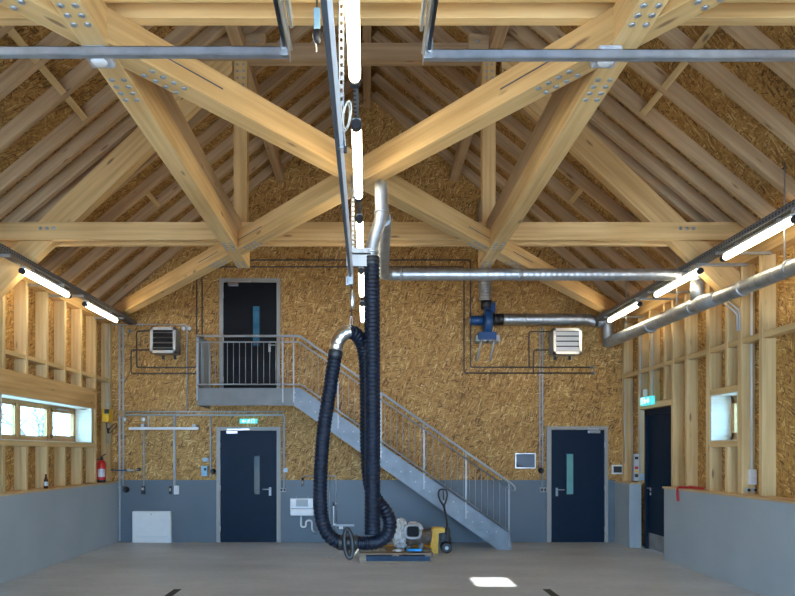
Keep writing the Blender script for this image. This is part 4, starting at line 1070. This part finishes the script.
# ------------------------------------------------------------------ pallet with wrapped engine, pallet jack
py0, py1 = 10.37, 11.15; px0, px1 = -.115, .97; PT = .144
r = root('wooden_pallet', 'weathered wooden pallet on the floor under the wrapped engine', 'pallet', ((px0 + px1) / 2, (py0 + py1) / 2, 0))
for k in range(5):
    w = .13; y = py0 + k * (py1 - py0 - w) / 4
    beam('deck_board', (px0, y + w / 2, PT - .011), (px1, y + w / 2, PT - .011), w, .022, M['pallet'], r)
for k in range(3):
    x = px0 + .05 + k * (px1 - px0 - .10) / 2
    beam('cross_board', (x, py0, PT - .033), (x, py1, PT - .033), .10, .022, M['pallet'], r)
    for j in range(3):
        if k and not j: continue
        y = py0 + .05 + j * (py1 - py0 - .1) / 2
        G().box((x - .05, y - .05, .022), (x + .05, y + .05, PT - .044)).build('block', M['pallet'], r)
for j in range(3):
    y = py0 + .05 + j * (py1 - py0 - .1) / 2
    beam('skid_board', (px0, y, .011), (px1, y, .011), .10, .022, M['pallet'], r)
G().box((px0 + .102, py0 + .03, .022), (px1 - .02, py0 + .075, PT - .044)).build('blue_stringer', M['board_blue'], r)
def sheet(name, label, cat, c, sx, sy, amp, mat, seed, drop=None, group=None, thick=.004):
    rnd = random.Random(seed); bm = bmesh.new(); n = 14; vs = []
    ph = [rnd.uniform(0, 6) for _ in range(6)]
    for i in range(n + 1):
        row = []
        for j in range(n + 1):
            u, v = i / n - .5, j / n - .5
            z = amp * (math.sin(9 * u + ph[0]) * math.cos(7 * v + ph[1]) + .6 * math.sin(17 * u + ph[2] + 5 * v)) + amp * 1.7 + rnd.uniform(0, amp)
            x, y = u * sx, v * sy
            if drop: x, y, z = drop(x, y, z)
            row.append(bm.verts.new((c[0] + x, c[1] + y, c[2] + z)))
        vs.append(row)
    for i in range(n):
        for j in range(n): bm.faces.new((vs[i][j], vs[i + 1][j], vs[i + 1][j + 1], vs[i][j + 1]))
    r = bmesh.ops.solidify(bm, geom=bm.faces[:], thickness=thick)
    g = G(); g.bm.free(); g.bm = bm
    o = g.build(name, mat); return tag(o, label, cat, group)
sheet('cardboard_sheet', 'flattened brown cardboard sheet lying on the pallet', 'cardboard', (.55, 10.80, PT + .002), .80, .62, .002, M['cardboard'], 2)
def drl(x, y, z):
    e = px0 - .02 - (.05 + x)
    return (x - .0, y, z) if e < 0 else (x + e * .55, y, z - e * 1.15)
sheet('plastic_film', 'crumpled clear film hanging over the left end of pallet', 'plastic film', (.02, 10.52, PT + .006), .52, .26, .008, M['film'], 4, lambda x, y, z: ((x, y, z) if .02 + x > px0 - .015 else (x + (px0 - .015 - .02 - x) * .5, y, max(z - (px0 - .015 - .02 - x) * 1.1, -PT + .0))), thick=.003)
sheet('plastic_film', 'loose plastic film hanging over the right end of pallet', 'plastic film', (.90, 10.62, PT + .008), .34, .42, .006, M['film'], 6, lambda x, y, z: ((x, y, z) if .90 + x < px1 + .015 else (px1 + .02 - .90 + (.90 + x - px1 - .015) * .3, y, z - (.90 + x - px1 - .015) * 1.3)), thick=.003)
# engine
Ye = 10.82
zE = PT + .03
r = root('wrapped_engine', 'grimy engine housing partly wrapped in plastic on the pallet', 'engine', P(413, 548, Ye))
cE = P(413, 534, Ye)
G().lathe(V((P(404, 0, Ye).x, Ye, cE.z)), (1, 0, -.12), [(0, .15), (.03, .19), (.12, .185), (.16, .165), (.26, .15), (.30, .12), (.40, .115), (.43, .09)], 24).build('housing', M['cast'], r)
g = G()
fc = P(413, 531.5, Ye - .20)
g.tube([fc + V((0.115 * math.copysign(abs(math.cos(t)) ** .55, math.cos(t)), .015 * math.sin(t), .10 * math.copysign(abs(math.sin(t)) ** .55, math.sin(t)))) for t in [2 * math.pi * k / 32 for k in range(33)]], .024, 10)
g.build('opening_flange', M['dull_steel'], r)
G().lathe(fc + V((0, .012, 0)), (0, 1, 0), [(0, .105), (.08, .10), (.12, .10)], 20).build('opening', M['black_door'], r)
G().box((cE.x - .12, Ye - .10, zE - .025), (cE.x - .04, Ye + .1, cE.z - .12), .01).box((cE.x + .08, Ye - .08, zE - .025), (cE.x + .16, Ye + .08, cE.z - .1), .01).build('foot', M['cast'], r)
G().blob((P(401, 0, Ye).x, Ye, cE.z - .0), (.14, .2, .25), 4, .16, 11).build('plastic_wrap', M['film'], r)
G().blob(fc + V((.02, .145, .0)), (.15, .085, .14), 4, .14, 5).build('torn_wrap', M['film'], r)
r = root('blue_strip', 'bright blue cloth strip lying on the pallet front', 'cloth', P(414, 552, 10.42))
G().box((.60, 10.41, PT + .022), (.83, 10.50, PT + .060), .012).build('cloth', M['blue_cloth'], r)
r = root('steel_fitting', 'small shiny clamp lying left of the blue strip on pallet', 'fitting', P(398, 552, 10.42))
G().ellring((.47, 10.46, PT + .035), .06, .04, (1, 0, 0), (0, 1, .15), .012).build('ring', M['alu'], r)
G().tube([(.38, 10.44, PT + .03), (.58, 10.46, PT + .035)], .010, 8).build('rod', M['alu'], r)

YJ = 11.45
r = root('pallet_jack', 'yellow hand pallet jack with black handle parked behind pallet', 'pallet jack', P(438, 555, YJ))
jz = lambda y: max(0.0, P(0, y, YJ).z)
q = lambda x, y: (P(x, y, YJ).x, jz(y))
poly = [q(429, 553), q(432.3, 527.5), q(444.2, 527.5), q(444.2, 531.5), q(438.2, 532.5), q(437.2, 553)]
for dy in (-.11, .06):
    G().prism(poly, 1, YJ + dy, YJ + dy + .05).build('side_plate', M['yellow'], r)
G().box((P(431.5, 0, YJ).x, YJ - .06, jz(531)), (P(437, 0, YJ).x, YJ + .06, jz(528)), .004).box((P(430, 0, YJ).x, YJ - .06, jz(550)), (P(432.5, 0, YJ).x, YJ + .06, jz(533))).build('cross_plate', M['yellow'], r)
for dy in (-.19, .19):
    G().box((P(431, 0, YJ).x - 1.1, YJ + dy - .075, .05), (P(431, 0, YJ).x, YJ + dy + .075, .10), .01).build('fork', M['yellow'], r)
    G().cyl((P(431, 0, YJ).x - 1.0, YJ + dy - .04, .04), (P(431, 0, YJ).x - 1.0, YJ + dy + .04, .04), .04, 14).build('fork_roller', M['dark'], r)
wx = P(446, 0, YJ).x
for dy in (-.10, .045):
    w = G().lathe((wx, YJ + dy, .09), (0, 1, 0), [(0, .07), (.008, .09), (.047, .09), (.055, .07)], 24).build('wheel', M['dark'], r)
    G().lathe((wx, YJ + dy - .004, .09), (0, 1, 0), [(0, .03), (.063, .03)], 16).build('hub', M['dull_steel'], w)
G().lathe((P(447.5, 0, YJ).x, YJ, .12), (0, 0, 1), [(0, .06), (.1, .06), (.12, .05), (.26, .046), (.30, .03)], 16).box((P(443, 0, YJ).x, YJ - .035, jz(541)), (P(448, 0, YJ).x, YJ + .035, jz(534))).build('pump', M['dark'], r)
G().tube([P(448.3, 533, YJ), P(446.5, 520, YJ), P(443.8, 505, YJ)], .019, 10).build('handle_shaft', M['dark'], r)
G().tube(spline([P(443.8, 506, YJ), P(440, 500, YJ), P(438.5, 494, YJ), P(439.8, 490, YJ), P(442.8, 489.3, YJ), P(446, 490.2, YJ), P(447.2, 495, YJ), P(446, 500.5, YJ), P(443.8, 506, YJ)], 6), .015, 8).build('handle_loop', M['dark'], r)
G().cyl(P(443.2, 490, YJ), P(443.8, 500, YJ), .010, 8).build('release_lever', M['dark'], r)

# floor details
for px, t in ((174.5, 'left'), (553, 'right')):
    Yt0 = 8.36; x = (px - VX) / (143 / CZ)
    xx = {'left': -2.29, 'right': 2.17}[t]
    o = G().box((xx - .045, 6.0, 0.0005), (xx + .045, 8.36, .004)).build('floor_strip', M['tape'])
    tag(o, f'black strip on the floor at the bottom edge, {t} of the two', 'floor strip', 'black strips on the floor')
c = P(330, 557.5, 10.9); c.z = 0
r = root('floor_disc', 'small pale round disc on the floor below the hose loop', 'drain cover', c)
G().lathe(c, (0, 0, 1), [(0, .11), (.004, .11), (.006, .10)], 28).build('plate', M['alu'], r)  # flat pale metal disc lying on the floor
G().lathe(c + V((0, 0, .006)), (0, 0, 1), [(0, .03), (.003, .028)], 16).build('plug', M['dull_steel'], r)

# ------------------------------------------------------------------ light
w = bpy.data.worlds.new('sky'); SC.world = w; w.use_nodes = True
bg = w.node_tree.nodes['Background']; bg.inputs[0].default_value = (0.32, 0.61, 1.0, 1); bg.inputs[1].default_value = 8.0
sun = bpy.data.lights.new('sun', 'SUN'); sun.energy = 15.0; sun.angle = math.radians(.5); sun.color = (1, .97, .92)
so = bpy.data.objects.new('sun', sun); COL.objects.link(so); so.location = (1.6, -10, 12)
so.rotation_euler = V((0, 1, -tz)).to_track_quat('-Z', 'Y').to_euler()

SC.view_settings.view_transform = 'Standard'; SC.view_settings.look = 'None'
SC.view_settings.exposure = 0.82; SC.view_settings.gamma = 1.0; SC.view_settings.use_curve_mapping = False
SC.cycles.max_bounces = 8; SC.cycles.diffuse_bounces = 5
SC.cycles.use_denoising = True
